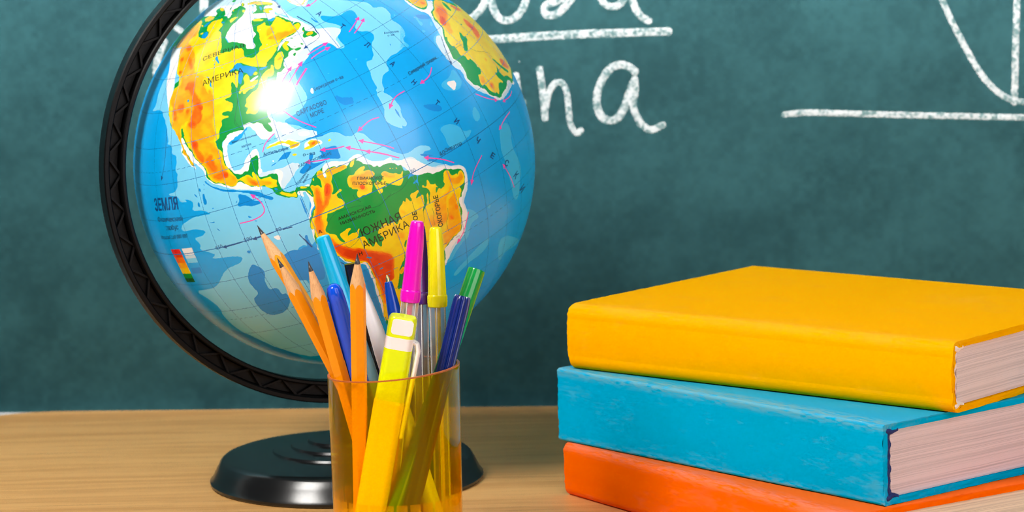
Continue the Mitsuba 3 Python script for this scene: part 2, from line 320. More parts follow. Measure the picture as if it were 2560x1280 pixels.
MAP = {'P': [
('sea_light','sea',[54.31,-141.52,55.27,-135.14,51.45,-133.56,48.74,-136.15,44.71,-135.76,42.08,-134.59,40.57,-137.81,41.04,-128.65,38.78,-126.41,39.07,-126.61,37.66,-124.53,37.04,-124.71,35.48,-122.87,33.72,-122.56,31.43,-121.34,30.89,-122.27,30.38,-120.06,28.77,-119.48,30.47,-120.3,28.98,-119.41,28.73,-120.01,27.74,-119.47,27.22,-117.51,26,-117.64,25.2,-117.46,24.08,-118.46,22.84,-118.41,22.11,-117.47,21.26,-118.19,20.18,-118.19,18.37,-118.68,17.44,-120.32,17.12,-123.88,16.7,-122.54,16.31,-119.87,14.88,-118.25,14.88,-115.71,14.26,-113.52,13.28,-114.37,12.32,-114.27,17.9,-118.73,16.71,-124.03,16.26,-118.91,14.17,-118.96,14.32,-113.58,13.04,-113.44,11.53,-114.68,11.1,-110.57,9.42,-107.25,9.8,-111.71,9.6,-116.17,7.62,-122,6.19,-120.63,6.6,-116.35,5.42,-111.39,4.06,-113.9,4.12,-117.7,2.07,-115.65,0.47,-117.28,-1.02,-113.19,-1.71,-111.81,-2.72,-114.26,-3.02,-109.7,-3.42,-105.5,-4.44,-103.16,-5.84,-105.3,-6.3,-110.05,-8.13,-113.71,-10.72,-117.01,-11.82,-121.47,-12.01,-130.72,-15.38,-126.02,-18.94,-124.54,-21.96,-126.77,-28.89,-127.19,-33.99,-122.55,-40.06,-120.55,-50.28,-112.19,-41.6,-94.87,-25.41,-89.41,-19.15,-88.83,-10.93,-89.71,-8.3,-88.84,-5.77,-85.34,-7.45,-83.42,-5.81,-80.43,-1.3,-80.21,3.57,-78.98,5.15,-77.43,5.71,-74.84,15.61,-82.7,26.85,-97.66,41.27,-106.26,54.58,-125.93]),
('sea_light','sea',[68.77,-62.91,63.81,-50.8,50.37,-27.05,49.36,-25.15,47.54,-24.83,45.99,-25.84,45.21,-22.35,43.48,-21.91,41.61,-22.92,40.14,-25.4,37.96,-24.47,35.65,-24.8,33.73,-26.51,33.23,-28.63,31.28,-29.18,31.05,-31.69,30.67,-33.82,30.74,-35.41,30.83,-37.75,29.58,-40.07,27.44,-40.43,27.38,-42.32,26.59,-44.02,24.98,-45.24,23.47,-45.31,22.8,-46.46,21.98,-45.36,19.79,-44.54,17.5,-44.1,15.71,-44.62,17,-44.39,15.03,-45.14,12.49,-44.65,11.79,-45.59,12.71,-46.56,11.63,-46.69,13.47,-48.63,16.18,-50.51,18.16,-48.81,20.34,-48.46,23.64,-48.36,22.94,-48.03,24.44,-48,24.66,-47.17,26.52,-47.2,28.76,-46.58,29.46,-46.04,31.38,-45.96,32.95,-45.05,32.44,-43.24,33.14,-41.85,34.73,-40.77,36.71,-39.63,37.4,-37.2,38.79,-36.08,40.51,-36.33,41.66,-39.52,43.84,-39.77,45.15,-36.28,47.22,-33.96,49.57,-33.72,49.96,-36.44,49.58,-39.58,50.39,-43.14,52.88,-46.32,51.79,-48.02,49.66,-47.35,47.15,-43.92,45.72,-43.62,44.76,-45.07,43.67,-47.84,41.91,-48.19,39.4,-47.58,39.67,-50.49,41.64,-50.84,42.97,-52.14,44.3,-55.12,43.85,-57.45,43.08,-60.69,41.14,-62.63,40.25,-65.32,39.35,-67.94,36.49,-68.63,33.06,-67.62,30.15,-67.73,28.06,-71.2,26.91,-78.32,24.71,-73.73,22.5,-71.47,21.26,-69.21,20.44,-69.23,20,-69.78,20.21,-72.99,19.36,-69.02,19.37,-64.56,15.87,-61.64,16.49,-58.05,11.32,-55.58,5.93,-50.77,5.17,-48.25,5.81,-44.93,4.44,-42.08,2.97,-41.83,3.8,-44.48,1.8,-45,-1.3,-41.38,-2.92,-38.94,0.04,-47.84,0.46,-50.55,5.81,-61.88,10.64,-73.03,5.31,-79.7,17.83,-89.42,28.61,-91.44,38.65,-73.84,50.92,-68.35]),
('sea_light2','sea',[6.92,-36.83,7.06,-33.26,4.62,-30,2.77,-29.96,2.09,-26.48,0.92,-27.92,0.65,-31.26,-0.16,-35.3,1.77,-36.51,4.32,-36.16]),
('sea_light2','sea',[-1.83,-15.3,-2.29,-10.69,-4.95,-9.67,-7.75,-11.78,-10.95,-11.61,-15.05,-9.03,-20.31,-9.38,-17.56,-9.94,-20.46,-10.63,-24.45,-12.14,-24.58,-15.4,-17.04,-17.09,-11.39,-17.65,-7.78,-18.4]),
('sea_light2','sea',[19.17,-20.75,17.15,-24.17,17.23,-28.66,15.09,-28.28,12.96,-24.69,13.72,-20.94,16.43,-20.33]),
('sea_light2','sea',[7.34,-21.7,5.26,-21.2,3.4,-21.19,2.76,-23.91,5.2,-24.22]),
('sea_light2','sea',[-17.08,-36.5,-21.77,-32.63,-21.59,-37.03,-25.84,-38.43,-25.84,-41.47,-31.21,-47.66,-27.92,-47.66,-23.73,-41.66,-17.32,-38.92]),
('sea_light2','sea',[-34.14,-23.89,-33.2,-21.34,-35.61,-15.38,-41.94,0.51,-41.77,-8.11,-39.76,-17.84,-43.08,-20.31,-37.81,-23.83]),
('sea_light2','sea',[-34.53,-45.65,-31.16,-37.05,-29.38,-29.97,-31.79,-29.16,-33.92,-33.55,-34.11,-39.82,-36.81,-45.81]),
('sea_light2','sea',[-19.89,-29.55,-20.13,-27.49,-21.41,-28.81]),
('sea_light2','sea',[37.3,-24.33,35.91,-24.52,34.25,-26,33.64,-27.14,33.29,-28.75,32.56,-29.1,31.11,-28.38,30.54,-28.53,30.46,-29.72,31.31,-30.6,30.79,-31.74,30.98,-32.57]),
('sea_light2','sea',[37.05,-15.76,36.47,-14.51,35.21,-16.26,33.92,-15.63,33.41,-17.71,34.22,-17.36]),
('sea_light2','sea',[32.66,-18.67,32.15,-18.1,31.39,-17.97,31.43,-19.31,32.13,-19.55]),
('sea_light2','sea',[33.07,-11.53,31.8,-12.54,31.58,-14.22,32.73,-13.55]),
('sea_light2','sea',[28.75,-19.13,29.22,-13.13,27.72,-14.35,24.2,-18.55,23.49,-20.19,25.26,-19.98]),
('sea_light2','sea',[41.14,-21.97,40.42,-21.46,40.25,-22.94]),
('sea_light2','sea',[34.96,-47.86,34.83,-46.85,34.46,-47.52]),
('sea_light2','sea',[34.86,-58.6,34.51,-57.79,34.37,-58.21]),
('sea_light2','sea',[21.75,-49.95,21.74,-49.31,21.35,-50.04]),
('sea_deep','sea_trench',[18.79,-107.05,17.86,-106.25,16.57,-104.55,15.72,-102.79,14.64,-100.18,13.97,-97.53,12.99,-95.09,12.42,-92.57,10.69,-89.56,9.7,-89.96,10.36,-91.58,11.94,-93.66,12.93,-96.04,13.98,-99.44,14.43,-101.63,15.35,-102.91,16.21,-104.67,17.26,-106.01,18.24,-107]),
('sea_deep','sea_trench',[11.96,-91.58,11.14,-90.48,9.84,-88.89,9.05,-87.48,8.38,-87.4,8.3,-88.13,9.52,-89.89,10.82,-92.03]),
('sea_deep','sea_trench',[12.54,-96.93,12.17,-95.58,11.46,-94.75,10.8,-94.1,9.22,-92.04,8.84,-90.3,8.31,-91.7,8.41,-94.16,9.44,-96.66,9.27,-97.84,9.93,-98.51,10.86,-97.2,12.01,-97.32]),
('sea_deep','sea_trench',[15.41,-109.01,15.26,-108.19,14.19,-108.35,13.15,-107.87,12.19,-108.66,12.49,-109.42,14.04,-109.27]),
('sea_deep','sea_trench',[16.1,-112.17,15.15,-111.12,14.68,-111.17,15.29,-111.99]),
('sea_deep','sea_trench',[17.13,-109.89,16.85,-109.19,15.94,-109.38,16.37,-110.02]),
('sea_deep','sea_trench',[13.48,-111.5,13.37,-110.86,11.83,-111.12,12.44,-111.9]),
('sea_deep','sea_trench',[18.01,-107.84,17.6,-107.31,17.36,-107.71]),
('sea_deep','sea_trench',[16.66,-108.15,16.58,-107.74,16.18,-108.09]),
('sea_deep','sea_trench',[10.64,-98.8,11.33,-97.77,10.41,-98.51]),
('sea_deep','sea_trench',[5.65,-107.83,4.29,-106.55,4.7,-107.46]),
('sea_deep','sea_trench',[6.45,-96.56,5.63,-95.22,5.55,-96.46]),
('sea_deep','sea_trench',[4.73,-95.13,4.22,-94.15,4.14,-94.91]),
('sea_deep','sea_trench',[-2.81,-101.24,-2.96,-99.8,-3.92,-100.56,-3.48,-101.34]),
('sea_deep','sea_trench',[7.59,-110.05,7.24,-107.09,6.85,-108.39]),
('sea_deep','sea_trench',[11.1,-107.11,10.97,-106.05,10.61,-106.75]),
('sea_deep','sea_trench',[-6.74,-101.62,-8.85,-99.26,-10.82,-99.39,-12.44,-100.9,-16.11,-101.15,-15.57,-99.23,-16.43,-98.22,-18.55,-98.55,-18.03,-96.66,-21.31,-97.21,-24.4,-101.01,-24.79,-106.54,-22.36,-108.68,-18.74,-108.67,-17.16,-108.01,-16.18,-105.01,-13.87,-105.59,-11.16,-105.95,-8.21,-103.53]),
('sea_deep','sea_trench',[-27.95,-132.57,-28.69,-128.13,-31,-124.05,-36.51,-122.64,-39.64,-120.07,-44.15,-117.12,-48.69,-120.68,-48.69,-129.11,-45.67,-132.28,-40.44,-130.02,-35.96,-133.19,-31.08,-133.79]),
('sea_deep','sea_trench',[-3.69,-83.46,-3.97,-82.74,-5.26,-83,-6.74,-82.83,-8.93,-81.82,-11.68,-82.26,-18.56,-83.51,-16.65,-88.23,-14.47,-94.3,-10.52,-95.75,-7.62,-93.29,-6.34,-89.12,-7.2,-86.27,-6.77,-85.04,-7.15,-84.04,-5.64,-83.84]),
('sea_deep','sea_trench',[16.76,-87.11,17.21,-86.06,17.38,-83.7,18.03,-81.88,18.92,-80.32,18.98,-79.6,18.61,-77.49,18.31,-78.64,17.52,-79.13,17.29,-80.26,17.6,-82.05,16.96,-83.86,16.77,-85.69,16.45,-86.87]),
('sea_deep','sea_trench',[12.74,-78,13.27,-77.27,14.24,-75.18,15.07,-73.99,16.18,-73.52,16.17,-72.67,15.3,-72.54,14.48,-73.73,13.53,-73.8,13.09,-72.31,12.87,-69.39,12.65,-70.83,12.17,-74.04,12.23,-75.02,11.74,-77.07,12.35,-77.82]),
('sea_deep','sea_trench',[15.94,-70.9,16.08,-68.46,15.53,-65.99,14.93,-65.75,13.17,-65.89,12.17,-65.84,11.94,-66.45,12.88,-69.05,13.89,-71.46,14.64,-71.3,14.7,-70.26,15.37,-70.31]),
('sea_deep','sea_trench',[20.28,-73.15,20.22,-70.91,19.71,-67.66,19.09,-67.77,19.7,-70.45,19.97,-72.76]),
('sea_deep','sea_trench',[54.12,-51.05,52.79,-50.58,50.75,-49.69,50.93,-50.65,52.59,-51.36]),
('sea_deep','sea_trench',[3.8,-45.51,1.25,-41.63,1.44,-42.71,2.84,-45.62]),
('sea_deep','sea_trench',[1.43,-44.44,0.44,-42.04,0.05,-42.63,0.68,-44.63]),
('sea_deep','sea_trench',[28.07,-59.96,27.62,-58.95,25.78,-57.48,25.7,-55.31,24.54,-55.37,23.92,-57.92,25.05,-59.14,26.54,-59.87]),
('sea_deep','sea_trench',[17.55,-46.04,17.31,-45.54,14.15,-45.61,14.95,-46.07]),
('sea_deep','sea_trench',[34,-34.04,33.91,-33.49,33.27,-34.42]),
('sea_deep','sea_trench',[37.65,-15.33,35.16,-9.87,33.47,-10.15,34.08,-11.52,34.93,-13.99,35.74,-15.2]),
('sea_deep','sea_trench',[6.51,-80.56,6.35,-80.13,0.33,-80.38,0.29,-80.73]),
('sea_deep','sea_trench',[-19.18,-72.85,-19.69,-72.19,-22.03,-71.57,-24.85,-71.82,-27.38,-72.5,-30.31,-73.15,-33.16,-73.36,-36.63,-73.8,-40.46,-74.81,-36.62,-74.84,-32.48,-74.66,-27.36,-74.36,-22.86,-73.71]),
('sea_deep','sea_trench',[28.38,-59.87,26.73,-58.27,25.83,-56.26,23.99,-55.34,23.79,-56.96,25.4,-59.53]),
('sea_deep','sea_trench',[15.17,-38.58,12.85,-32.7,10.48,-32.66,11.77,-35.88]),
('shelf','shelf',[17.83,-89.42,17.21,-89.8,16.38,-88.66,16.07,-87.7,15.88,-84.26,15.57,-83.33,14.66,-82.13,13.76,-82.32,12.18,-83.29,10.55,-84.11,9.35,-83.92,7.31,-78.86,12.1,-84.08,15.8,-90.14]),
('shelf','shelf',[15.84,-84.81,15.34,-81.54,15.7,-79,15.17,-77.17,13.8,-77.39,13.41,-78.9,11.78,-80.58,10.74,-83.03,9.71,-83.79,11.21,-84.38,13.8,-83.52,14.85,-83.8]),
('shelf','shelf',[69.29,-63.32,64.61,-59.53,60.39,-59.46,58.86,-59.37,56.01,-57.27,52.55,-54.88,50.54,-53.25,48.76,-52.1,48.25,-49.87,47.03,-46.19,44.81,-44.16,43.76,-47.54,43.19,-49.3,40.46,-49.23,39.67,-50.35,41.73,-51.03,43.34,-52.12,43.76,-57.07,42.87,-60.01,41.35,-62.31,41.1,-64.66,39.35,-68.6,41.83,-75.33,48.42,-72.74,56.62,-56.74,61.75,-66.18]),
('shelf','shelf',[4.51,-50.48,4.29,-48.96,3.51,-47.7,2.13,-46.92,0.58,-45.81,-0.57,-44.47,-1.6,-43.04,-2.09,-40.12,-3.55,-37.96,-4.93,-34.55,-6.48,-33.95,-8.15,-34.01,-10.61,-34.57,-12.38,-35.9,-13.5,-37.16,-14.91,-37.85,-16.9,-37.36,-18.75,-37.2,-21.15,-38.91,-19.79,-38.58,-23.41,-39.39,-24.89,-41.69,-25.48,-43.55,-27.16,-45.61,-29.77,-47.59,-27.36,-49.87,-20.67,-44.15,-8.69,-36.44,-5.62,-36.82,-3.39,-43.88,-0.71,-50.09,3.7,-51.59]),
('shelf','shelf',[28.08,-79.75,26.15,-76.23,23.95,-74.77,22.5,-71.47,21.26,-69.21,20.44,-69.23,20,-69.78,20.21,-72.99,20.42,-74.99,22.3,-78.28,22.66,-80.65,24,-81.23]),
('shelf','shelf',[42.18,-6.98,35.75,-8.36,33.27,-10.64,25.86,-16.27,21.54,-18.99,16.95,-18.04,13.9,-19.11,10.44,-17.88,6.24,-12.36,3.68,-10.01,3.24,-6.98,3.92,5.29,5.72,9.27,7.91,-6.73,23.77,-12.73,36.97,3.66]),
('shelf','shelf',[28.38,-18.33,28.53,-13.64,25.46,-16.65,21.1,-18.91,19.45,-17.85,16.28,-17.67,18.81,-19.95,23.62,-20.01]),
('shelf','shelf',[74.29,175.98,77.73,-98.07,67.52,-59.57,62.17,-60.05,67.82,-71.24,74.99,-129.58,71.93,-146.24]),
('white','shelf_shallow',[29.08,-79.76,27.26,-79.3,25.71,-80.06,25.01,-80.86,24.12,-83.01,24.27,-84.43,25.14,-85.62,26.38,-85.97,27.74,-86.69,29.33,-88.16,28.61,-90.14,27.88,-91.52,27.56,-93.81,26.51,-96.5,24.64,-97.18,22.68,-96.91,20.74,-96.7,19.77,-96.6,18.96,-95.9,18.63,-93.54,21.03,-92.01,22.07,-90.17,23.1,-87.78,22.45,-87.26,20.62,-87.51,19.66,-87.49,17.32,-88.14,16.07,-87.7,15.62,-89.29,16.65,-91.09,16.9,-94.69,18.99,-97.82,22.99,-99.45,27.45,-98.35,30.76,-92.62,30.69,-84.61]),
('white','shelf_shallow',[15.74,-84.31,15.57,-83.33,14.72,-82.28,13.82,-82.47,12.29,-83.59,10.65,-84.41,9.65,-84.31,12.63,-85.51]),
('white','shelf_shallow',[6.31,-79.28,9.04,-83.72,8.37,-82.31,8.65,-80.86,8.78,-77.8,8.89,-76.43,6.43,-76.8,7.83,-77.04,7.38,-78.39,7.25,-80.6,8.9,-82.43]),
('white','shelf_shallow',[29.51,-81.13,32.04,-78.7,33.07,-76.75,34.1,-74.77,36.65,-74.97,38.24,-72.88,39.37,-70.91,40.67,-66.84,41.42,-66.23,42.71,-68.02,42.64,-65.81,43.11,-64.42,44.55,-65.46,45.73,-70.73,41.01,-73.87,39.24,-76.71,35.6,-79.04,29.98,-82.51]),
('white','shelf_shallow',[62.73,-68.13,60.69,-64.07,57.56,-60.39,55.03,-56.27,52.45,-55.25,50.34,-54.52,48.39,-53.48,46.93,-52.89,45.98,-53.42,45.11,-55.6,46.24,-58.21,45.35,-59.79,44.44,-62.27,44.03,-64.38,43.28,-66.62,43.01,-69.03,41.98,-71.51,42.19,-72.08,45.44,-70.18,46.13,-66.51,49.79,-67.03,52.63,-59.91,59.9,-67.27]),
('white','shelf_shallow',[48.76,-52.1,48.42,-50.25,47.04,-48.87,45.51,-49.25,43.26,-51.45,43.98,-53.05,45.55,-54.52,46.33,-53.14]),
('white','shelf_shallow',[71.77,-151.74,75.17,-138.75,76,-121.66,74.37,-102.9,72.86,-84.1,69.45,-76.9,64.56,-78.87,61.97,-87.08,69.03,-115.28]),
('white','shelf_shallow',[73.14,-76.01,68.87,-63.19,66.44,-62.49,63.12,-64.19,60.28,-66.04,60.19,-70.46,63.3,-77.88]),
('white','shelf_shallow',[61.58,-149.79,60.74,-135.08,55.99,-127.94,52.08,-126.3,46.37,-123.06,41.99,-123.19,39.36,-122.6,42.11,-124.81,48.64,-131.28,53.83,-135.07,59.47,-150.13]),
('white','shelf_shallow',[47.55,-126.03,46.86,-123.33,44.39,-123.77,41.44,-123.58,39.13,-122.84,36.76,-121.28,34.88,-119.79,32.99,-116.87,30.82,-115.69,28.63,-114.45,29.1,-115.16,27.68,-115.01,26.29,-113.86,24.52,-112.38,23.1,-111.2,22.87,-109.83,21.64,-109.88,22.79,-109.38,24.52,-110.43,22.52,-107.84,21.05,-106.64,19.26,-106.26,17.3,-104.31,16.59,-102.49,15.72,-100.78,14.29,-98.18,13.65,-95.77,12.66,-92.84,11.58,-89.33,13.3,-89.73,16.1,-94.89,15.57,-98.88,18.04,-104.08,23.13,-106.12,25.49,-108.82,29.97,-112.44,33.19,-114.24,32.79,-115.92,31.6,-116.47,31.39,-117.33,33.76,-118.96,33.04,-118.66,34.47,-120.37,36.87,-122.51,39.54,-124.1,42.18,-124.93,45.32,-125.2]),
('white','shelf_shallow',[7.68,-79.45,7.24,-78.31,3.65,-78.07,2.29,-79.09,0.6,-80.48,-1.47,-80.94,-3.24,-81.06,-7.65,-81.71,-11.28,-81.14,-7.13,-81.84,-9.29,-81.82,-9.46,-81.39,-3.74,-79.81,1.32,-79.75,3.04,-77.37,6.41,-75.93,5.86,-77.19,7.43,-77.85,8.2,-79.85,7.13,-80.47,6.41,-79.44,5.1,-78.17,3.41,-78.07,2.64,-79.06,1.84,-79.56]),
('white','shelf_shallow',[-12.7,-77.63,-13.26,-77.21,-15.03,-76.63,-16.25,-75.63,-17.16,-74.48,-17.58,-72.76,-18.45,-71.74,-19.96,-71.49,-21.94,-71.6,-23.94,-71.79,-21.51,-71.36,-24.85,-71.82,-27.91,-72.34,-31.52,-72.68,-34.44,-72.89,-37.41,-73.92,-40.37,-73.89,-40.04,-72.87,-28.17,-70.94,-23.91,-70.71,-17.3,-71.03,-16.69,-72.32]),
('white','shelf_shallow',[10.61,-73.19,12.1,-70.88,12.2,-69.16,11.74,-67.69,10.39,-64.96,10.84,-63.74,11.17,-61.9,10.67,-60.6,8.94,-59.9,7.69,-58.62,6.57,-56.58,6.46,-54.21,6.28,-53.12,3.42,-54.5,7.29,-61.35,8.51,-72.44]),
('white','shelf_shallow',[6.69,-55.41,4.86,-52.26,4.31,-50.4,3.6,-48.58,2.82,-47.31,1,-45.98,-0.57,-44.47,-1.74,-43.11,-2.57,-40.35,-3.83,-38.09,-5.14,-34.65,-6.31,-34.31,-7.97,-34.38,-9.57,-34.6,-10.34,-35.13,-11.23,-36.14,-12.72,-37.33,-13.14,-37.91,-14.63,-38.41,-16.93,-38.03,-18.49,-37.36,-21.25,-38.71,-18.93,-38.14,-21.81,-39.28,-23.28,-40.04,-23.91,-42.15,-24.69,-43.61,-26.07,-45.82,-28.03,-46.63,-30.13,-48.08,-30.78,-48.84,-27.36,-49.87,-20.67,-44.15,-8.69,-36.44,-5.62,-36.82,-3.39,-43.88,-0.71,-50.09,3.7,-51.59,4.37,-56.51]),
('white','shelf_shallow',[42.9,-10.35,41.35,-11.05,39.39,-11.29,37.48,-10.83,35.74,-9.37,34.3,-9.09,32.82,-9.8,30.46,-10.57,28.84,-12.23,27.15,-14.58,25.28,-16.23,23.06,-17.85,20.83,-18.3,19.95,-17.18,18.1,-16.99,15.91,-16.81,20.86,-18.87,20.07,-17.97,18.93,-17.17,17.3,-16.99,15.7,-17.7,14.18,-18.53,12.89,-18.11,11.37,-17.56,10.05,-15.73,8.34,-14.2,6.77,-13.44,5.47,-11.51,3.89,-9.7,3.67,-8.21,4.38,-5.81,4.18,-2.21,5.45,2.73,3.55,5.45,3.28,9.04,7.41,4.7,12.16,-9.1,21.92,-13.85,31.19,-8.89,35.07,-5.92,35.77,-0.86,37.17,3.11,38.04,-0.71,37.36,-1.96,36.78,-4.73,36.58,-8.18,37.89,-9.26,39.84,-9.07,41.68,-9.1,42.98,-8.47]),
('white','greenland',[65.74,-53.37,63.74,-54.02,60.74,-52.76,59.44,-50.62,58.81,-48.53,59.9,-45.7,61.34,-44.05]),
('white','greenland',[62,-50,70,-54,76,-66,82,-50,83,-30,76,-19,70,-23,65,-38,60,-43]),
('white','shelf_shallow',[22.59,-83.74,22.53,-82.13,22.8,-80.59,22.24,-79.02,22.3,-77.39,20.67,-75.23,19.85,-74.36,19.23,-75.31,18.9,-77.87,20.31,-78.18,21.6,-80.86,21.66,-83.35]),
('white','shelf_shallow',[19.64,-73.59,19.47,-71.93,19.43,-70.39,17.96,-68.63,17.25,-69.3,17.65,-70.66,17.39,-71.63,17.61,-74.45]),
('white','shelf_shallow',[32.65,-65.86,32.82,-64.79,31.36,-64.9,30.73,-65.54,31.3,-66.21]),
('white','shelf_shallow',[36.91,-16.04,36.68,-16.1,36.65,-16.58]),
('white','shelf_shallow',[25.06,-78.95,24.74,-75.69,22.91,-75.48,23.6,-78.54]),
('white','shelf_shallow',[22.97,-74.51,22.09,-71.11,20.8,-71.21,21.53,-74.17]),
('white','shelf_shallow',[16.4,-25.17,16.1,-23.28,14.57,-23.17,13.39,-25.41,14.87,-25.86,16.44,-26.47]),
('white','shelf_shallow',[-1.04,-92.3,-1.5,-89.51,-2.95,-90.65]),
('white','bay',[69.54,-104.5,57.23,-95.24,51.36,-83.2,50.61,-79.36,56.36,-76.91,64.04,-77.65,73.32,-84.22,74.47,-93.99,70.33,-96.25]),
('white','bay',[72.63,-84.01,69.67,-74.58,66.28,-74.68,66.31,-78.87,63.58,-78.89,61.98,-70.95,59.95,-70.51,60.16,-65.71,65.73,-63.38,67.12,-68.36,72.09,-76.08]),
('sea_light','gulf',[25.92,-96.65,26.11,-93.19,27.23,-90.91,28.8,-89.1,27.97,-87.97,26.37,-87.49,25.16,-86.18,23.51,-85.06,22.69,-84.52,22.82,-86.4,23.49,-88.03,22.18,-90.51,21.18,-92.52,19.78,-93.16,19.92,-95.98,21.32,-96.52,23.56,-96.67]),
('sea_light','gulf',[18.54,-86.98,16.7,-88.18,15.76,-86.75,16.82,-85.13,17.75,-81.8,19.84,-81.35,19.18,-79.5,20.58,-80.72,21.13,-82.29,21.67,-86.79,20.32,-87.07]),
('green','north_america',[59.97,-147.28,60.51,-140.55,60.93,-135.24,59.39,-134.72,57.61,-131.42,55.28,-128.3,53.23,-126.84,51.73,-125.35,50.5,-122.78,49.14,-121.05,48.51,-121.62,48.34,-123.81,47.12,-123.31,46.78,-123.28,44.62,-123.31,43.25,-123.92,40.78,-123.48,39.13,-122.84,37.1,-121.53,35.22,-120,34.27,-118.46,33.15,-116.87,32.14,-116.26,30.62,-115.42,29.11,-114.54,27.79,-114,30.01,-114.97,28.5,-114.13,27.72,-114.74,26.71,-113.55,26.26,-112.59,24.75,-111.84,23.85,-111.04,23.19,-110.34,23.19,-109.87,23.84,-110.09,24.75,-110.87,25.62,-111.45,26.67,-112.28,27.87,-113.02,29.07,-113.82,29.94,-114.43,31.41,-114.93,32.13,-114.51,31.2,-113.43,29.69,-112.72,28.28,-111.57,26.98,-110.25,25.46,-109.54,24.32,-108.35,22.99,-107.05,22.19,-106.13,21.18,-105.73,19.96,-105.85,19.04,-105.9,18.16,-104.67,17.28,-103.49,17.1,-102.32,16.35,-100.77,15.52,-99.28,14.94,-97.94,15.07,-96.94,15.75,-95.95,15.71,-95.21,15.19,-94.47,14.47,-93.62,13.59,-92.49,13.2,-91.19,13.12,-90.15,12.51,-89.5,13.21,-91.26,12.68,-90.04,12.52,-89.04,12.53,-88.33,11.83,-87.91,11.12,-86.97,10.53,-86.86,10.42,-86.75,9.65,-86.37,8.94,-85.97,8.47,-85.31,7.63,-84.3,7.35,-83.07,6.75,-81.65,6.6,-81.04,7,-80.79,7.92,-80.66,8.16,-79.56,7.66,-78.27,7.39,-77.56,8.34,-76.66,8.36,-77.15,9.22,-78.95,9.04,-79.52,9.24,-80.28,9.04,-80.61,8.65,-80.86,8.61,-81.2,8.62,-82.54,8.83,-83.13,9.43,-83.9,10.26,-84.42,11.12,-84.58,12.02,-84.39,13.06,-84.16,14.12,-84,14.68,-84.21,14.75,-84.88,15.19,-85.24,15.07,-86.33,15.05,-87.22,14.99,-87.77,15.23,-89.28,15.85,-89.23,17.23,-89.08,17.73,-88.64,20.01,-87.83,20.9,-87.62,21.04,-88.3,20.75,-88.94,20.62,-90.09,20.17,-90.7,19.11,-90.87,18.38,-91.58,17.57,-92.04,17.9,-92.67,17.86,-93.05,17.4,-93.96,17.59,-95.21,18.16,-96.16,19.05,-96.83,19.16,-96.91,20.21,-97.95,21.75,-98.49,23.02,-98.54,24.12,-98.55,25.13,-98.19,26.46,-98.49,27.36,-98.29,27.96,-97.52,28.42,-96.17,28.72,-96.36,29.22,-95.21,29.24,-93.76,28.95,-91.8,28.93,-90.61,28.87,-89.83,29.52,-89.85,30.21,-90.27,30.06,-89.55,30.3,-88.68,30.29,-87.29,29.43,-86.37,29.64,-84.94,28.86,-84.03,27.74,-83.63,26.73,-83.03,25.81,-82.23,25.46,-81.44,26.05,-81.04,27.16,-81.39,28.38,-82.09,28,-80.7,30.3,-81.4,32,-80.9,33.8,-78.4,34.7,-76.6,35.75,-76.95,36.65,-76,38.24,-76.44,39.18,-76.52,38.72,-75.21,40.07,-74.36,41.18,-73.8,40.91,-73.04,41.22,-71.82,41.86,-70.44,42.23,-70.93,43.44,-70.5,44.28,-69.53,43.58,-70.57,44.15,-69.96,44.51,-68.76,44.63,-68,45.58,-67.28,45.78,-66.7,45.99,-65.63,45.78,-64.55,45.44,-64.75,45.04,-64.27,45.09,-62.82,45.29,-61.74,45.93,-62.79,45.88,-64.26,46.52,-65.34,47.1,-65.74,47.79,-65.85,48.21,-66.37,48.55,-66.68,48.69,-65.34,49.06,-65.14,49.57,-65.87,49.7,-66.82,48.82,-68.55,47.38,-70.97,47.62,-71.35,49.4,-69.53,50.69,-67.07,50.83,-63.83,50.92,-61.11,51.72,-58.91,52.46,-57.08,53.56,-56.61,54.23,-56.94,54.89,-58.18,54.36,-59.77,53.8,-60.62,54.74,-60.07,55.08,-58.33,56.13,-60.23,57.12,-61.35,58.56,-62.21,59.8,-63.99,60.59,-65.34,59.33,-66.44,58.55,-68.01,59.45,-69.82,60.89,-70.14,61.29,-71.33,61.61,-71.47,62.39,-74.38,62.83,-77.17,62.81,-79.39,61.96,-79.53,60.17,-79.33,58.98,-79.4,57.22,-78.21,56.37,-78.42,55.28,-80.02,54.3,-80.38,53.25,-79.77,51.53,-79.65,51.57,-80.45,51.51,-81.28,51.95,-81.73,52.33,-83.03,52.92,-83.64,54.52,-84.13,55.17,-86.16,55.96,-87.97,56.9,-90.55,57.14,-93.87,58.35,-94.64,59.3,-96.15,60.36,-96.13,61.92,-95.16,63.2,-93.64,64.19,-92.76,64.66,-90.42,64.72,-89.61,65.75,-88.6,66.22,-86.11,67.8,-83.65,70.48,-84.04,71.41,-86.98,72.57,-89.86,71.64,-92.75,71.69,-96.31,70.24,-97.28,69.13,-95.31,68,-97.55,67.91,-98.49,69.16,-100.13,70.03,-106.35,69.51,-108.02,69.24,-111.95,70.7,-114.78,71.23,-118.29,71.7,-125.76,71.82,-137.71,71.59,-142.47,70.5,-146.36,65.48,-148.78]),
('green','north_america_far',[60,-139,69,-141,71,-156,66,-167,62,-165,59,-158,57,-156,55,-162,60,-152,61,-147]),
('green','north_america',[72.37,-82.79,71.93,-76.11,69.93,-69.1,66.61,-62.48,65.7,-64.23,67.24,-68.73,66.42,-69.18,65.8,-71.14,65.57,-67.58,64.31,-64.42,63.43,-65.03,64.17,-68,62.16,-66.93,64.02,-71.14,63.98,-71.92,64.93,-75.48,65.58,-78.76,65.98,-77.67,66.28,-74.68,67.9,-75.07,69.24,-74.22,70.81,-78.89,71.22,-82.59]),
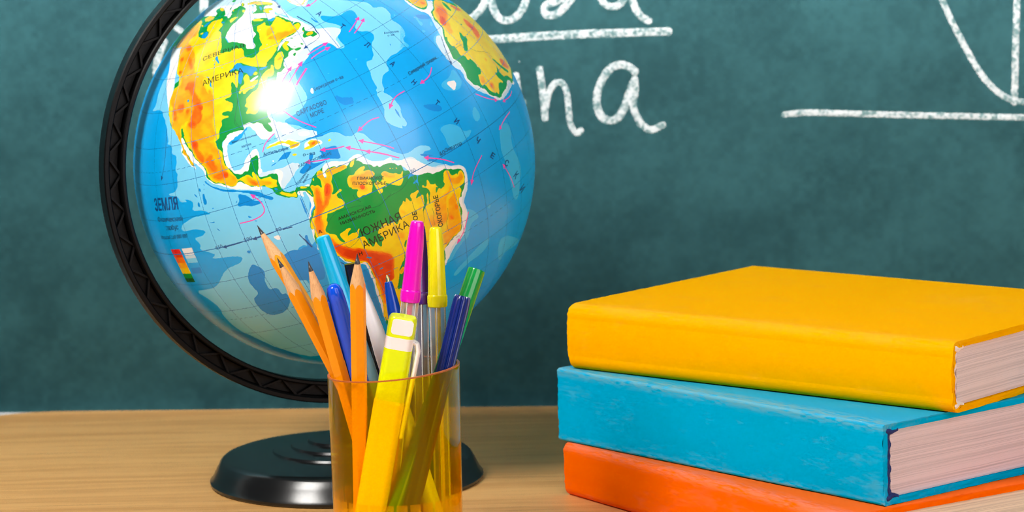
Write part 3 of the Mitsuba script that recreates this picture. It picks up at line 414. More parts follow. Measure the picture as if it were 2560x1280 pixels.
('green','north_america',[51.67,-57.01,51.87,-56.01,50.75,-57.19,49.94,-56.47,49.42,-55.82,49.27,-54.34,48.13,-53.97,47.09,-53.27,47.15,-55.53,47.05,-56.11,47.83,-56.02,47.89,-57.25,47.84,-59.32,48.99,-59.29,49.54,-58.36,50.19,-57.61,50.41,-58.12]),
('green','north_america',[44.54,-66.18,44.85,-64.85,44.39,-64.75,43.56,-65.79]),
('green','north_america',[47.27,-61.21,47.16,-60.67,46.67,-61.11,46.52,-60.22,45.92,-60.62,46.43,-61.87]),
('green','north_america',[49.89,-64.39,49.93,-63.33,49.46,-62.72,49.57,-63.56]),
('green','north_america',[47.14,-64.74,46.65,-64.05,46.52,-63.16,46.48,-64.15]),
('green','north_america',[74.12,-126.09,75.15,-121.74,74.53,-113.05,71.7,-105.69,71.55,-108.8,71.26,-113.12]),
('green','north_america',[72.25,-101.93,73.47,-100.99,73.24,-99.31,71.92,-99.61]),
('green','north_america',[72.44,-89.19,73.91,-88.86,73.03,-85.92,71.24,-84.75,71.25,-86.92]),
('green','north_america',[71.35,-114.03,72.06,-111.17,71.34,-109.09,70.81,-112.2]),
('green','north_america',[77.51,-109.51,77.69,-102.24,76.62,-98.37,75.86,-101.94]),
('green','north_america',[78,-90,82,-90,83,-70,79,-75,76,-80,75,-90]),
('green','north_america',[70,-115,73,-118,73,-107,70,-103,69,-108]),
('green','south_america',[9.08,-80.49,9.05,-79.33,8.77,-77.95,7.9,-77.4,8.74,-76.64,9.27,-75.92,10.1,-75.56,10.6,-74.36,11,-73.35,11.33,-72.55,11.73,-71.54,11.36,-71.45,10.9,-71.9,9.73,-72.24,8.79,-72.32,8.46,-72.13,8.83,-71.64,9.84,-71.7,10.45,-71.6,10.51,-70.58,10.66,-69.18,10.69,-68.5,10.11,-68.09,10.1,-66.93,9.95,-65.83,9.37,-65.26,9.67,-64.45,10.24,-63.51,10.29,-62.14,9.89,-61.99,9.67,-62.77,9.09,-61.69,8.64,-61.06,8.1,-61.14,7.85,-60.41,7.26,-59.67,6.74,-59.07,6,-58.91,6.21,-58.3,5.95,-57.74,5.21,-57.57,5.36,-56.47,5.43,-55.4,5.34,-55.02,5.07,-53.92,4.32,-52.88,3.71,-52.65,3.44,-52.78,3.71,-52.29,3.23,-51.82,2.06,-51.66,1.45,-51.42,1.02,-50.54,0.57,-50.13,0.13,-50.42,-0.42,-51.39,-1.25,-51.59,-0.84,-50.51,-0.87,-49.07,-1.42,-48.97,-2.12,-49.28,-2.72,-50.81,-3,-50.75,-2.74,-49.38,-4.15,-49.62,-4.08,-49.41,-2.26,-48.98,-1.5,-48.45,-1.6,-47.21,-1.85,-45.83,-2.52,-44.81,-3.09,-44.5,-2.97,-43.88,-3.17,-42.61,-3.22,-41.45,-3.27,-40.48,-3.98,-39.19,-4.38,-38.35,-5.15,-37.45,-5.43,-36.52,-5.71,-35.57,-6.47,-35.05,-7.71,-34.93,-8.98,-35.14,-10.18,-35.84,-11.01,-36.6,-11.81,-37.43,-13.05,-38.09,-12.7,-38.82,-13.65,-39.36,-14.88,-39.34,-16.37,-39.16,-17.7,-39.34,-19.28,-39.77,-20.55,-40.13,-19.22,-39.75,-20.36,-40.37,-22.28,-40.93,-22.63,-42.09,-22.86,-43.85,-23.5,-44.84,-24.29,-46.28,-25.11,-47.71,-26.26,-47.76,-28.03,-47.8,-28.98,-48.31,-28.85,-49.34,-34.8,-55,-34.5,-58.3,-36.5,-56.8,-38.8,-62,-41,-63,-43,-64.5,-45.5,-66,-48,-66,-50,-68.5,-52.5,-68.5,-54.8,-66,-55.5,-69,-52,-74.5,-47,-75.3,-42,-74,-38,-73.5,-43.15,-74.62,-40.37,-73.89,-38.76,-74.07,-37.46,-73.31,-35.14,-72.56,-33.05,-72.12,-30.49,-71.87,-28.77,-71.56,-27.03,-71.42,-24.8,-71.07,-23.76,-71.02,-20.33,-70.87,-18.39,-70.78,-17.55,-71.3,-17,-72.28,-17.59,-71.9,-17.35,-72.83,-16.25,-74.78,-15.7,-75.56,-14.93,-76.42,-13.83,-76.78,-12.7,-77.63,-9.69,-80.83,-7.51,-81.34,-6.59,-81.42,-5.13,-81.1,-3.95,-80.57,-3.08,-80.18,-2.73,-80.2,-3.14,-80.88,-2.54,-81.11,-1.61,-80.86,-0.26,-80.44,1.04,-79.05,1.67,-78.94,2.24,-77.87,2.48,-77.81,3.24,-77.65,4.48,-77.45,4.99,-77.07,5.24,-77.29,5.89,-77.67,6.73,-78.15,7.51,-78.48,8.14,-79.71,8.13,-80.55,8.52,-80.72]),
('green','africa',[37.05,3.44,36.22,-0.55,34.98,-3.75,35.16,-6.77,33.89,-8.13,33.17,-9.44,31.92,-10.03,30.58,-10.3,29.47,-10.47,28.39,-12.27,27.43,-13.69,26.03,-15,24.44,-15.77,22.73,-16.62,20.87,-17.92,20.29,-17.05,18.9,-16.58,17.26,-16.4,20.8,-17.81,20.26,-17.04,18.75,-16.75,17.11,-16.56,15.47,-17.16,14.34,-18.03,13.04,-17.61,11.74,-17.15,10.86,-15.48,9.66,-14.79,8.94,-13.48,7.36,-13.13,6.26,-12.15,5.28,-10.11,4.13,-8.97,4.27,-7.44,4.73,-5.81,4.92,-3.33,4.76,-1.8,6.3,2.33,5.93,4.13,4.62,4.29,4,5.76,5.5,16,3.5,22,-1,22,-6,23,-12,22,-17.5,20,-23,14.5,-29,17,-34.5,19,-34,25,-29,32,-25,33,-20,35,-15,40.6,-5,39.2,2,45,12,51,11,43.5,15,39.5,23,35.6,30,32.5,31,29,31,25,32.7,22,30.3,19,32,15.5,33,11.5,37,10,36.8,3]),
('green','africa_far',[36,35,41,28,38,24,40,19,45,13,41,17,38.5,16,43.5,10,43.3,5,42.3,3.3,44,-1.5,47.5,-2.5,49.5,-1.5,51,2.5,54,8.5,57,10,54,14,55,21,60,29,65,25,60,18,56,14,59,6,66,13,71,27,67,41,68,60,74,85,77,105,72,130,70,160,66,-172,60,165,52,157,61,157,59,145,54,137,43,132,38,127,39,121,31,122,23,116,20,106,10,106,13,100,1,104,8,98,16,95,22,90,15,80,8,77,20,73,25,62,27,55,23,59,15,53,13,45,28,35]),
('green','africa_far',[-12,131,-12,137,-17,140,-11,142.5,-20,148,-28,153.5,-37.5,150,-38.5,145,-35,137,-32,133,-34,119,-34,115,-26,113.5,-20,119,-15,125]),
('green','spain',[42.96,-9.1,41.54,-9.48,39.92,-9.9,38.77,-9.94,37.66,-9.37,36.79,-8.65,36.61,-6.99,36.96,-3.8,37.82,-1.63,38.83,0.37]),
('yellow','relief',[59.65,-144.57,60.26,-139.63,60.92,-134.8,59.37,-133.9,57.6,-131.07,55.26,-128,53.21,-126.56,51.5,-124.64,50.48,-122.54,49.12,-120.83,47.71,-120.27,47.2,-120.35,46.69,-123.22,43.25,-123.92,40.77,-123.36,39.12,-122.76,37.09,-121.43,35.21,-119.9,34.3,-118.4,33.18,-116.88,31.55,-116.05,30,-114.89,28.48,-114,27.71,-114.6,26.78,-113.54,26.33,-112.53,24.82,-111.78,23.86,-110.92,23.26,-110.33,23.28,-109.97,23.78,-110.15,24.67,-110.88,25.55,-111.51,26.61,-112.34,27.81,-113.1,29,-113.88,29.95,-114.51,31.43,-115.07,32.31,-114.65,32.41,-114.71,33.56,-115.16,34.44,-114.63,34.56,-114.36,33.02,-113.47,32.2,-113.2,32.18,-113.68,31.16,-113.17,29.6,-112.08,28.1,-110.97,26.9,-109.78,25.23,-109.11,24.35,-108.11,23.07,-106.81,22.23,-105.9,21.12,-105.42,19.25,-105.41,18.23,-104.65,17.34,-103.47,17.18,-102.3,16.42,-100.74,15.59,-99.26,15.01,-97.92,15.17,-97.01,15.83,-95.92,16.09,-95.45,15.9,-94.77,15.14,-94.3,14.43,-93.45,13.66,-92.46,13.27,-91.17,13.26,-90.1,13.28,-91.24,12.75,-90.01,12.66,-88.99,12.53,-88.33,11.85,-87.72,11.17,-86.87,11.43,-86.68,11.5,-85.96,11,-84.95,12.34,-85.11,12.94,-84.53,13.55,-85.85,14.36,-85.88,14.28,-86.61,14.73,-87.49,14.28,-88.55,14.67,-89.29,16.06,-89.41,16.46,-90.17,17.37,-90.57,16.47,-91.25,15.61,-91.02,15.56,-91.4,16.47,-91.8,16.91,-92.75,16.55,-94.54,16.47,-95.7,17.67,-96.62,19.63,-97.54,20.97,-98.52,21.84,-98.87,23.99,-98.69,25.22,-99.2,26.59,-100.36,27.78,-100.75,27.57,-100.84,28.07,-100.95,28.39,-99.6,29,-98.83,30.37,-98.57,32.32,-97.35,33.46,-97.38,33.61,-96.03,33.63,-94.18,34.13,-94.19,34.71,-96.52,35.26,-96.77,35.6,-96.16,35.17,-93.13,35.37,-92.66,36.56,-92.11,37.44,-92.29,38.11,-94.22,39.06,-95.37,39.22,-94.31,39.07,-92.71,40.05,-92.57,39.49,-92.65,41.9,-91.98,43.63,-91.91,42.81,-90.79,41.45,-90.27,41.07,-89.52,42.01,-89.13,43.81,-89.21,44.72,-88.59,46.13,-88.4,46.64,-89.6,46.31,-91.16,46.52,-93.08,46.94,-92.94,47.51,-90.81,48.47,-90.22,48.99,-88.59,48.74,-89.73,48.95,-88.38,48.22,-86.38,47.24,-85.27,46.37,-82.96,45.49,-81.01,44.36,-77.81,44.62,-76.56,45.38,-76.53,45.49,-76.52,46.07,-74.17,47.11,-72.54,48.29,-71.18,48.95,-71.26,48.93,-70.01,49.69,-69.14,50.88,-66.97,50.99,-64.26,51.1,-60.98,51.72,-58.91,52.36,-57.44,53.26,-57.15,54.32,-57.46,53.99,-58.89,53.75,-60.8,54.94,-59.92,55.72,-60.54,56.68,-62.29,58.84,-63.65,60.36,-65.48,59.03,-66.39,58.32,-68.08,57.73,-69.33,57.56,-70.66,58.53,-72.44,59.28,-71.64,60.09,-72.12,59.63,-74.29,59.52,-76.31,58.8,-77.16,57.09,-77.01,55.19,-76.08,54.33,-76.93,51.95,-76.29,50.99,-77.93,49.45,-78.9,49.26,-80.23,48.63,-81.42,49.73,-84.82,51.48,-85.78,52.37,-84.98,53.59,-86.85,54.4,-89.19,54.23,-91.01,53.41,-92.17,54.15,-94.06,54.31,-96.6,54.66,-98.28,56.82,-97.18,57.79,-97.99,61.43,-99.49,63.17,-100.69,63.24,-103.81,64.34,-102.4,65.51,-100.52,67.07,-103.87,68.19,-103.47,69.15,-105.15,68.64,-106.8,68.92,-113.29,68.54,-116.49,66.13,-116.78,65.33,-115.17,64.23,-110.97,61.81,-111.7,62.55,-116.62,63.9,-122.88,67.06,-126.69,68.94,-130.04,70.8,-138.55,70.56,-139.45,65.12,-146]),
('yellow','relief',[43.72,-86.88,44.37,-85.33,43.35,-84.37,42.13,-84.53,41.38,-83.25,41.57,-80.95,40.54,-81.7,39.44,-83.32,39.41,-85.51,39,-86.49,38.54,-87.26,38.88,-87.84,39.89,-87.74,39.44,-88.62,39.01,-88.92,39.52,-89.5,40.33,-88.67,41.2,-88.05,41.5,-86.62,42.8,-86.82]),
('yellow','relief',[42.21,-78.97,42.98,-77.36,42.84,-75.83,43.75,-75.72,44.24,-74.62,43.43,-74.25,42.49,-74.84,40.93,-75.21,40.66,-76.84,41.41,-77.68,39.57,-78.73,37.29,-78.87,35.84,-79.77,34.34,-81.48,32.82,-83.57,31.64,-85.12,32.71,-86.41,32.7,-88.04,33.37,-88.07,34.32,-86.79,35.1,-88.27,35.91,-87.02,37.39,-86.87,38.23,-84.5,38.42,-82.31,41.37,-80.34]),
('yellow','relief',[43,-82.6,43.96,-82.12,43.55,-80.84,42.87,-81.03]),
('yellow','relief',[47.17,-69.85,46.69,-69.11,45.15,-69.38,43.92,-70.41,42.26,-72.28,41.8,-73.13,42.55,-74.16,43.84,-73.99,45.35,-73.27,46.64,-71.78]),
('yellow','relief',[48.72,-68.86,49.34,-67.02,49.48,-65.66,48.69,-65.34,48.55,-66.68,46.98,-66.54,46.19,-66.96,46.59,-67.71,47.6,-68.17]),
('yellow','relief',[44.3,-75.31,44.26,-74.63,43.54,-74.23,42.93,-74.69,43.45,-75.63]),
('yellow','relief',[48.49,-58.1,49.04,-57.17,49.25,-55.42,48.46,-54.74,48.1,-55.55,48.51,-57.05]),
('yellow','relief',[50.41,-58.12,50.56,-57.33,49.87,-57.72]),
('yellow','relief',[71.22,-82.59,71.45,-78.86,68.44,-69.88,65.72,-63.81,66.53,-62.76,68.15,-70.03,68.87,-72.93,69.82,-74.53]),
('yellow','relief',[71.9,-82.15,71.7,-76.15,69.72,-69.22,66.65,-62.88,65.91,-64.07,68.24,-69.98,68.93,-72.91,69.91,-74.51,70.94,-78.88]),
('yellow','relief',[65.42,-70.9,65.31,-67.74,64.18,-64.51,63.79,-65.17,64.17,-68,62.44,-67.13,64.28,-71.03]),
('yellow','relief',[62.94,-79.37,62.78,-76.08,61.01,-71.73,60.82,-73.18,61.64,-77.1]),
('yellow','relief',[65.7,-95.6,66.78,-96.23,67.48,-93.31,67.12,-88.97,66.56,-88.81,66.45,-91.9,65.4,-92.8,65.12,-94.42]),
('yellow','relief',[73.55,-88.64,73.57,-87.09,71.49,-85.91,71.86,-87.73]),
('yellow','relief',[69.65,-86.89,69.38,-84.34,67.85,-83.89,67.81,-85.49]),
('yellow','relief',[71.48,-96.71,70.88,-94.74,70.27,-95.09]),
('yellow','relief',[74.9,-121.8,74.19,-112.16,72.76,-108.23,72.6,-111.58]),
('yellow','relief',[69.3,-128.07,71.05,-132.95,71.63,-129.49,71.31,-119.28,70.27,-115.28,69.43,-116.29,69.43,-122.16]),
('yellow','relief',[64.64,-121.79,64.91,-118.57,64.32,-116.73,63.74,-119.55]),
('yellow','relief',[68.22,-128.51,68.39,-127.3,67.51,-123.3,67.11,-123.77]),
('yellow','relief',[33.76,-94.05,34.66,-96.97,33.82,-96.88]),
('yellow','relief',[9.84,-71.7,10.44,-70.61,10.56,-69.22,9.97,-68.15,9.99,-66.98,9.81,-65.89,9.33,-65.36,8.74,-65.71,8.96,-66.94,9.03,-68.24,8.89,-69.46,8.18,-70.1,6.95,-71.05,6.16,-71.14,5.35,-71.16,4.91,-71.68,3.85,-72.3,3.86,-71.15,4.26,-70.16,4.56,-69.7,4.32,-69.15,3.7,-69.25,3.66,-69.93,3.32,-71.06,2.5,-71.08,2.12,-70.76,1.14,-69.87,0.24,-70.09,-0.69,-70.65,-0.66,-72.27,-0.53,-73.36,-0.78,-73.96,-0.4,-75.27,-0.91,-75.66,-3.07,-76.59,-1.75,-75.9,-3.05,-76.46,-3.87,-77.39,-5.39,-77.9,-5.82,-77.09,-6.69,-75.65,-7.82,-75.48,-9.02,-75.18,-9.91,-74.39,-9.88,-74.05,-9.15,-74.07,-7.68,-74.59,-7.02,-74.48,-6.8,-73.39,-6.58,-72.3,-6.58,-71.31,-6.86,-71.27,-7.56,-72.06,-8.27,-72.86,-8.54,-72.64,-7.96,-71.57,-8.34,-70.73,-8.44,-70.11,-7.68,-69.46,-7.72,-68.98,-8.13,-69.24,-8.48,-69.63,-9.23,-69.94,-9.97,-70.67,-10.21,-70.52,-10.1,-69.8,-10.54,-68.65,-11.63,-68.25,-12.61,-68.48,-13.34,-68.1,-14.23,-67.78,-14.28,-67.29,-13.11,-66.65,-13.39,-66.08,-14.84,-66.14,-15.34,-65.48,-14.79,-65.09,-13.94,-64.93,-13.52,-63.91,-12.84,-63.81,-12.34,-64.47,-11.32,-65.09,-10.72,-64.85,-9.8,-63.8,-9.23,-62.05,-9.87,-61.45,-9.91,-60.27,-10.19,-59.35,-11.07,-59.34,-11.14,-58.85,-10.17,-58.65,-9.01,-59.23,-8.73,-59.81,-7.82,-60.98,-7.59,-60.54,-8.29,-59.63,-9.16,-59.29,-11.1,-58.19,-16.35,-58.88,-21.74,-60.47,-23.57,-62.37,-24.8,-63.16,-27.52,-64.46,-30.69,-66.12,-32,-60,-37,-64,-40,-67,-46,-70,-52,-72,-50,-74,-42,-73.5,-38,-73.3,-42.83,-74.6,-40.37,-73.89,-38.76,-74.07,-37.46,-73.31,-35.14,-72.56,-33.05,-72.12,-30.49,-71.87,-28.77,-71.56,-27.03,-71.42,-24.8,-71.07,-23.76,-71.02,-20.33,-70.87,-18.39,-70.78,-17.63,-71.34,-17.08,-72.31,-17.51,-71.87,-17.27,-72.8,-16.17,-74.74,-15.62,-75.53,-14.85,-76.39,-13.75,-76.75,-12.62,-77.6,-9.39,-80.69,-6.16,-80.73,-5.3,-80.68,-4.13,-80.57,-3.1,-80.11,-2.73,-80.2,-3.07,-80.84,-2.54,-81.11,-1.64,-80.79,-0.8,-80.34,0.88,-78.63,2.1,-77.52,0.77,-78.54,2.08,-77.65,3.55,-77.18,4.76,-77.33,5.55,-76.83,5.02,-76.73,6.2,-76.39,7.6,-76.62,8.35,-76.47,7.2,-75.63,7.75,-74.57,6.49,-74.29,6.52,-73.95,7.66,-73.54,9.39,-73.38,10.03,-73.77,10.92,-73.55,11,-72.36,10.29,-72,9.12,-72.34,8.39,-72.16,8.94,-71.51]),
('yellow','relief',[-15.82,-59.95,-10.47,-58.55,-9.94,-57.47,-8.52,-57.52,-7.76,-57.31,-6.89,-56.61,-6.52,-55.59,-5.66,-55.24,-5.74,-54.92,-6.59,-54.75,-5.45,-54.28,-5.52,-53.78,-6.52,-53.48,-7.1,-53.01,-6.38,-52.72,-5.6,-52.93,-5.03,-52.34,-5.05,-50.91,-5.06,-49.83,-5.49,-50.01,-6.25,-51.23,-7.07,-51.66,-6.77,-50.54,-6.79,-49.09,-7.94,-49.55,-9.54,-49.81,-10.33,-50.67,-11.14,-51.15,-11.29,-50.84,-10.57,-49.84,-9.41,-49.02,-7.1,-48.11,-6.97,-47.68,-9.43,-48.29,-10.23,-48.41,-10.16,-48.2,-8.35,-47.68,-6.99,-46.95,-5.98,-47.27,-5.23,-48.44,-4.73,-48.78,-4.18,-48.17,-5.1,-48.02,-5.12,-47.28,-3.65,-46.83,-3.66,-46.46,-4.3,-46.18,-5.29,-46.23,-5.46,-45.55,-5.97,-45.2,-5.71,-44.7,-6.35,-44.78,-6.94,-44.26,-7.63,-45.31,-8.42,-45.44,-7.37,-44.44,-7.54,-43.73,-7.97,-43.91,-7.33,-42.07,-6.24,-42.21,-5.76,-41.8,-4.56,-41.47,-3.83,-40.54,-4.25,-39.32,-5.61,-39.32,-6.3,-38.59,-6.1,-37.25,-7.02,-37.44,-6.15,-36.42,-5.85,-35.64,-6.89,-35.23,-8.42,-35.24,-9.76,-36,-9.87,-37.55,-10.21,-37.9,-10.85,-37.29,-11.78,-37.85,-12.64,-38.58,-12.97,-39.33,-15,-39.8,-16.65,-39.68,-19.19,-39.96,-20.46,-40.32,-19.12,-39.94,-20.29,-40.5,-22.23,-41.03,-22.53,-42.28,-22.77,-44.04,-23.4,-45.03,-24.2,-46.46,-24.88,-47.76,-27.02,-48.96,-31,-53,-29,-57,-21.47,-59.46,-21.4,-60.36]),
('yellow','relief',[6.76,-66.43,6.37,-64.45,6.86,-64.06,7.31,-62.85,7.69,-61.5,7.43,-60.95,6.85,-61.13,6.59,-62.01,6.05,-61.92,6.02,-60.76,5.1,-59.49,4.36,-59.33,3.71,-59.71,3.93,-60.54,3.77,-61.28,3.04,-60.77,0.51,-61.8,-0.03,-62.45,0.15,-63.21,0,-63.6,0.37,-64.77,0.06,-65.57,0.39,-65.92,1.69,-65.85,2.06,-65.19,2.41,-65.21,3.16,-66.53,3.64,-66.48,4.01,-67.31]),
('yellow','relief',[3.71,-57.93,4.07,-56.56,3.19,-56.11,2.4,-54.98,2,-54.68,2,-53.98,1.32,-53.6,1.11,-52.81,1.79,-52.14,1.52,-51.92,0.49,-52.57,-0.44,-52.73,-1.38,-53.58,-1.72,-54.26,-1.03,-55.52,-0.28,-56.57,0.61,-57.37,0.94,-57.73,-0.43,-57.66,0.11,-58.45,0,-58.57,-0.01,-59.26,-0.91,-59.14,-1.41,-59.86,-1.08,-60.56,-0.11,-60.48,1.47,-60.63,2.09,-60.52,1.96,-59.9,2.66,-59.25,1.64,-59.2,1.86,-58.26,2.62,-57.74,3.43,-58.05]),
('yellow','relief',[8.85,-64.83,9.61,-64.31,10.18,-63.38,10.22,-62.35,9.86,-63.02,8.52,-63.72,8.46,-64.5]),
('yellow','relief',[7.48,-77.99,7.26,-77.42,5.75,-76.91,5.59,-77.14,6.76,-77.8]),
('yellow','relief',[9.85,-75.34,9.88,-75,9.24,-75.02,9.07,-75.42]),
('yellow','relief',[9.12,-79.3,9.04,-78.67,8.21,-77.36,7.87,-77.33,8.09,-78.73,8.56,-79.53]),
('yellow','relief',[9.76,-85.3,9.62,-84.67,9.01,-84.07,8.09,-82.43,8.39,-81.47,8.31,-80.83,6.8,-80.92,6.66,-81.18,7.6,-83.3,8.62,-84.57,9.28,-85.32]),
('yellow','relief',[3.91,-55.17,3.91,-54.83,3.61,-54.71,3.6,-55.06]),
('yellow','relief',[3.64,-54.43,3.37,-54.04,3.27,-54.35]),
('yellow','relief',[3.34,-53.44,3.06,-53.04,2.76,-53.45]),
('yellow','relief',[21.71,-84.95,22.07,-84.1,22.28,-83.3,22.13,-81.92,22.37,-80.75,22.44,-80.01,22.01,-79.28,21.53,-78.41,21.88,-77.56,21.19,-76.6,20.45,-75.5,19.96,-74.66,19.43,-75.4,19.41,-76.62,19.24,-77.91,19.78,-78.04,20.23,-77.51,20.85,-78.32,21.53,-79.29,21.75,-80.81,21.7,-82.08,21.8,-83.3]),
('yellow','relief',[19.32,-73.21,19.33,-71.99,19.28,-70.63,18.7,-70.02,18.01,-69.13,17.65,-69.46,17.93,-70.54,17.53,-71.57,17.52,-72.78,17.75,-74.39,18.16,-74.39,18.11,-73.04,18.22,-72.48,18.75,-72.59]),
('yellow','relief',[17.45,-67.41,17.85,-66.79,17.47,-66.28,17.1,-66.97]),
('yellow','relief',[17.66,-78.21,17.92,-77.59,17.38,-76.6,17.1,-77.57]),
('yellow','relief',[42.74,-8.65,41.23,-8.8,39.58,-9.8,39.12,-8.46,37.68,-8.79,37.3,-6.63,37.24,-3.79,38.72,-0.13]),
('yellow','relief',[36.92,3.79,34.87,-3.48,34.78,-6.19,33.44,-8.28,30.83,-9.75,29.62,-9.7,28.34,-11.09,27.76,-11.84,27.11,-13.47,26.53,-12.12,25.89,-13.7,23.87,-14.47,23.64,-12.94,22.43,-13.05,20.86,-13.69,20.21,-13.59,19.62,-12.19,17.86,-12.25,18.36,-11.05,17.06,-10.29,14.83,-10.53,14.7,-10.27,13.82,-9.96,13.01,-10.78,13.28,-12.38,12.34,-13.28,11.05,-14.19,9.95,-13.73,9.69,-12.19,8.33,-11.97,6.77,-10.74,5.87,-9.8,6.12,-9.05,5.08,-8.2,5.91,-7.06,5.89,-4.55,4.89,-2.19,5.83,0.38,6.15,2.81,4.45,6.1,7,17,2,24,-10,25,-20,24,-30,18.5,-33,22,-27,31,-15,38,0,40,10,48,14,42,22,35,30,30,30,24,31,20,29,17,32,12,36,8,35.5,0]),
('yellow','relief_far',[38,40,45,40,50,55,55,60,65,62,70,100,68,140,62,160,55,135,45,130,35,110,25,110,20,100,28,90,33,75,26,62,30,52,20,48]),
('yellow','relief_far',[-15,128,-19,138,-21,147,-30,152,-36,148,-31,140,-30,130,-32,120,-24,116]),
('yellow','greenland',[65.74,-53.37,63.74,-54.02,61.19,-52.63,60.11,-49.85,59.79,-47.69,61,-44.93,61.57,-44.51,62.03,-45.44,60.67,-47.3,60.89,-49.28,61.54,-51.87,63.88,-52.65,65.12,-51.98]),
('green','lowland',[13.84,1.11,12.07,2.39,9.86,4.64,8.01,7.13,7.09,9.15,6.98,6.82,8.35,4.67,10.6,2.24,13.05,1.16]),
('green','lowland',[11.58,0.95,10.37,0.04,9.35,-0.27,7.67,0.89,7.59,2.31,6.72,4.55,5.06,7.16,3.99,7.1,6.15,2.81,5.83,0.38,4.89,-2.19,5.89,-4.55,5.32,-7.41,7.3,-5.95,7.51,-4.01,6.4,-1.88,7.34,-1.95,8.53,-3.28,9.97,-3.7,10.76,-3.3,9.78,-2.62,10.42,-1.23]),
('green','lowland',[25.66,-4.74,25,-4.48,23.78,-4.78,22.9,-3.59,21.67,-6.54,20.43,-8.16,19.95,-9.53,20.68,-10.81,21.7,-9.78,22.97,-7.69,24.65,-6.44]),
('green','lowland',[34.83,7.31,33.63,8.4,30.74,5.61,31.22,3.8,34.01,5.49]),
('green','lowland',[27.26,0.59,26.23,1.5,26.21,0.58]),
('green','lowland',[14,0.7,12.34,2.86,12.28,1.23]),
('green','lowland',[33.7,-115.02,34.58,-114.5,32.96,-113.61,32.13,-114.43]),
('green','lowland',[11.46,-86.51,11.27,-85.72,10.56,-84.81,9.45,-84.4,9.67,-85.51,9.02,-85.94]),
('green','lowland',[-6.35,-44.78,-7.23,-44.38,-8.42,-45.44,-7.73,-45.45]),
('green','lowland',[-17.27,-59.31,-16.31,-57.89,-17.82,-58.6,-18.87,-59.51]),
('green','lowland',[-23.45,-61.41,-24.68,-62.19,-27.78,-63.98,-30.93,-65.22,-30.86,-65.79,-27.52,-64.46,-25.16,-63.28]),
('green','lowland',[-40.27,-74.06,-41.03,-73.27,-43.26,-74.44]),
('amber','upland',[60.44,-145.57,60.26,-138.09,60.92,-134.36,59.36,-133.49,57.57,-130.36,55.18,-126.5,52.92,-124.71,50.9,-121.39,49.84,-119.32,47.36,-118.53,46.74,-120.07,45.94,-122.32,44.33,-122.94,42,-122.52,41.19,-120.72,39.26,-120.76,36.84,-118.84,36.58,-119.43,36.01,-119.97,34.42,-118.42,31.53,-115.9,29.99,-114.83,28.46,-113.87,27.67,-114.34,26.39,-112.45,24.88,-111.7,23.34,-110.31,23.69,-110.07,24.6,-110.9,26.62,-112.41,27.74,-113.16,29.95,-114.57,32.89,-115.5,33.97,-115.9,35.84,-114.45,35.44,-113.85,36.32,-112.22,35.83,-111.09,35.2,-112.15,34.09,-112.12,32.51,-111.07,30.67,-110.39,30.97,-110.82,29.69,-110.67,27.85,-109.89,26.47,-109.13,24.5,-107.62,23.21,-106.55,22.03,-105.29,21.02,-104.91,19,-104.21,17.97,-103.07,16.74,-100.44,15.95,-99.13,15.49,-97.94,15.65,-96.74,16.47,-96.27,17.95,-97.11,19.23,-98.45,20.67,-99.2,22.03,-99.62,23.5,-99.23,25.11,-100.06,26.68,-100.76,28.12,-100.9,28.38,-103.1,28.94,-102.78,28.72,-101.05,30.2,-99.9,31.32,-100.6,32.65,-100.86,34.58,-100.86,36.65,-99.96,38.53,-100.31,40.91,-99.74,43.96,-102.17,41.66,-102.05,47.07,-106.38,48.2,-104.83,49.63,-110.41,51.74,-112.86,56.34,-114.52,59.74,-122.21,61.96,-130.12,63.52,-129.55,64.26,-124.2,67.51,-130.5,68.95,-136.25,65,-145.16]),
('amber','upland',[16.13,-93.1,16.37,-92.28,14.69,-90.89,13.9,-88.87,13.03,-86.22,12.19,-86.55,13.1,-89.88,13.36,-91.21,14.36,-92.46]),
('amber','upland',[20.23,-77.51,20.03,-75.68,19.52,-75.19,19.55,-76.57,19.38,-77.85]),
('amber','upland',[18.81,-72.74,19.14,-70.69,17.99,-69.48,17.67,-71.51,17.66,-72.72,18.22,-72.48]),
('amber','upland',[71.94,-81.6,71.6,-76.16,69.63,-69.27,68.44,-69.88,69.11,-72.85,71.06,-78.88]),
('amber','upland',[53,-73.52,53.52,-71.08,53.25,-66.47,52.35,-62.87,52.24,-60.18,51.31,-60.3,51.18,-64.14,51.24,-67.3,51.13,-69.47,52.37,-71.04]),
('amber','upland',[56.25,-72.21,57.19,-69.96,56.34,-68.26,54.96,-69.84,54.26,-71.88,54.07,-73.37]),
('amber','upland',[42.11,-79.22,42.91,-77.16,42.46,-75.3,41.56,-75.41,41.74,-77.56,40.42,-79.1,39.6,-80.45]),
('amber','upland',[44.99,-72.25,45.34,-70.46,44.85,-70.22,44.5,-72]),
('amber','upland',[48.59,-57.24,49.07,-55.57,48.46,-55,48.44,-56.06]),
('amber','upland',[10.59,-73.53,10.8,-72.44,9.46,-72.36,8.39,-72.16,8.71,-71.36,8.91,-70.28,7.37,-71.28,5.75,-71.32,3.97,-72.58,2.4,-73.58,1.11,-75.28,0.38,-76.74,-2.5,-77.99,-1.87,-79.53,0.94,-78.14,2.79,-77.35,4.6,-76.9,5.24,-76.47,7.29,-76.26,8.15,-76.39,7.2,-75.63,7.53,-74.83,6.07,-74.47,3.38,-75.13,1.91,-75.59,2.87,-74.69,5.33,-73.47,7.34,-72.77,9.08,-73.02,9.84,-73.69]),
('amber','upland',[10.41,-71.12,10.52,-69.24,9.9,-68.18,9.89,-67.02,9.68,-65.95,9.14,-65.86,9.12,-67.7,9.23,-69.48,8.91,-70.28,9.54,-71]),
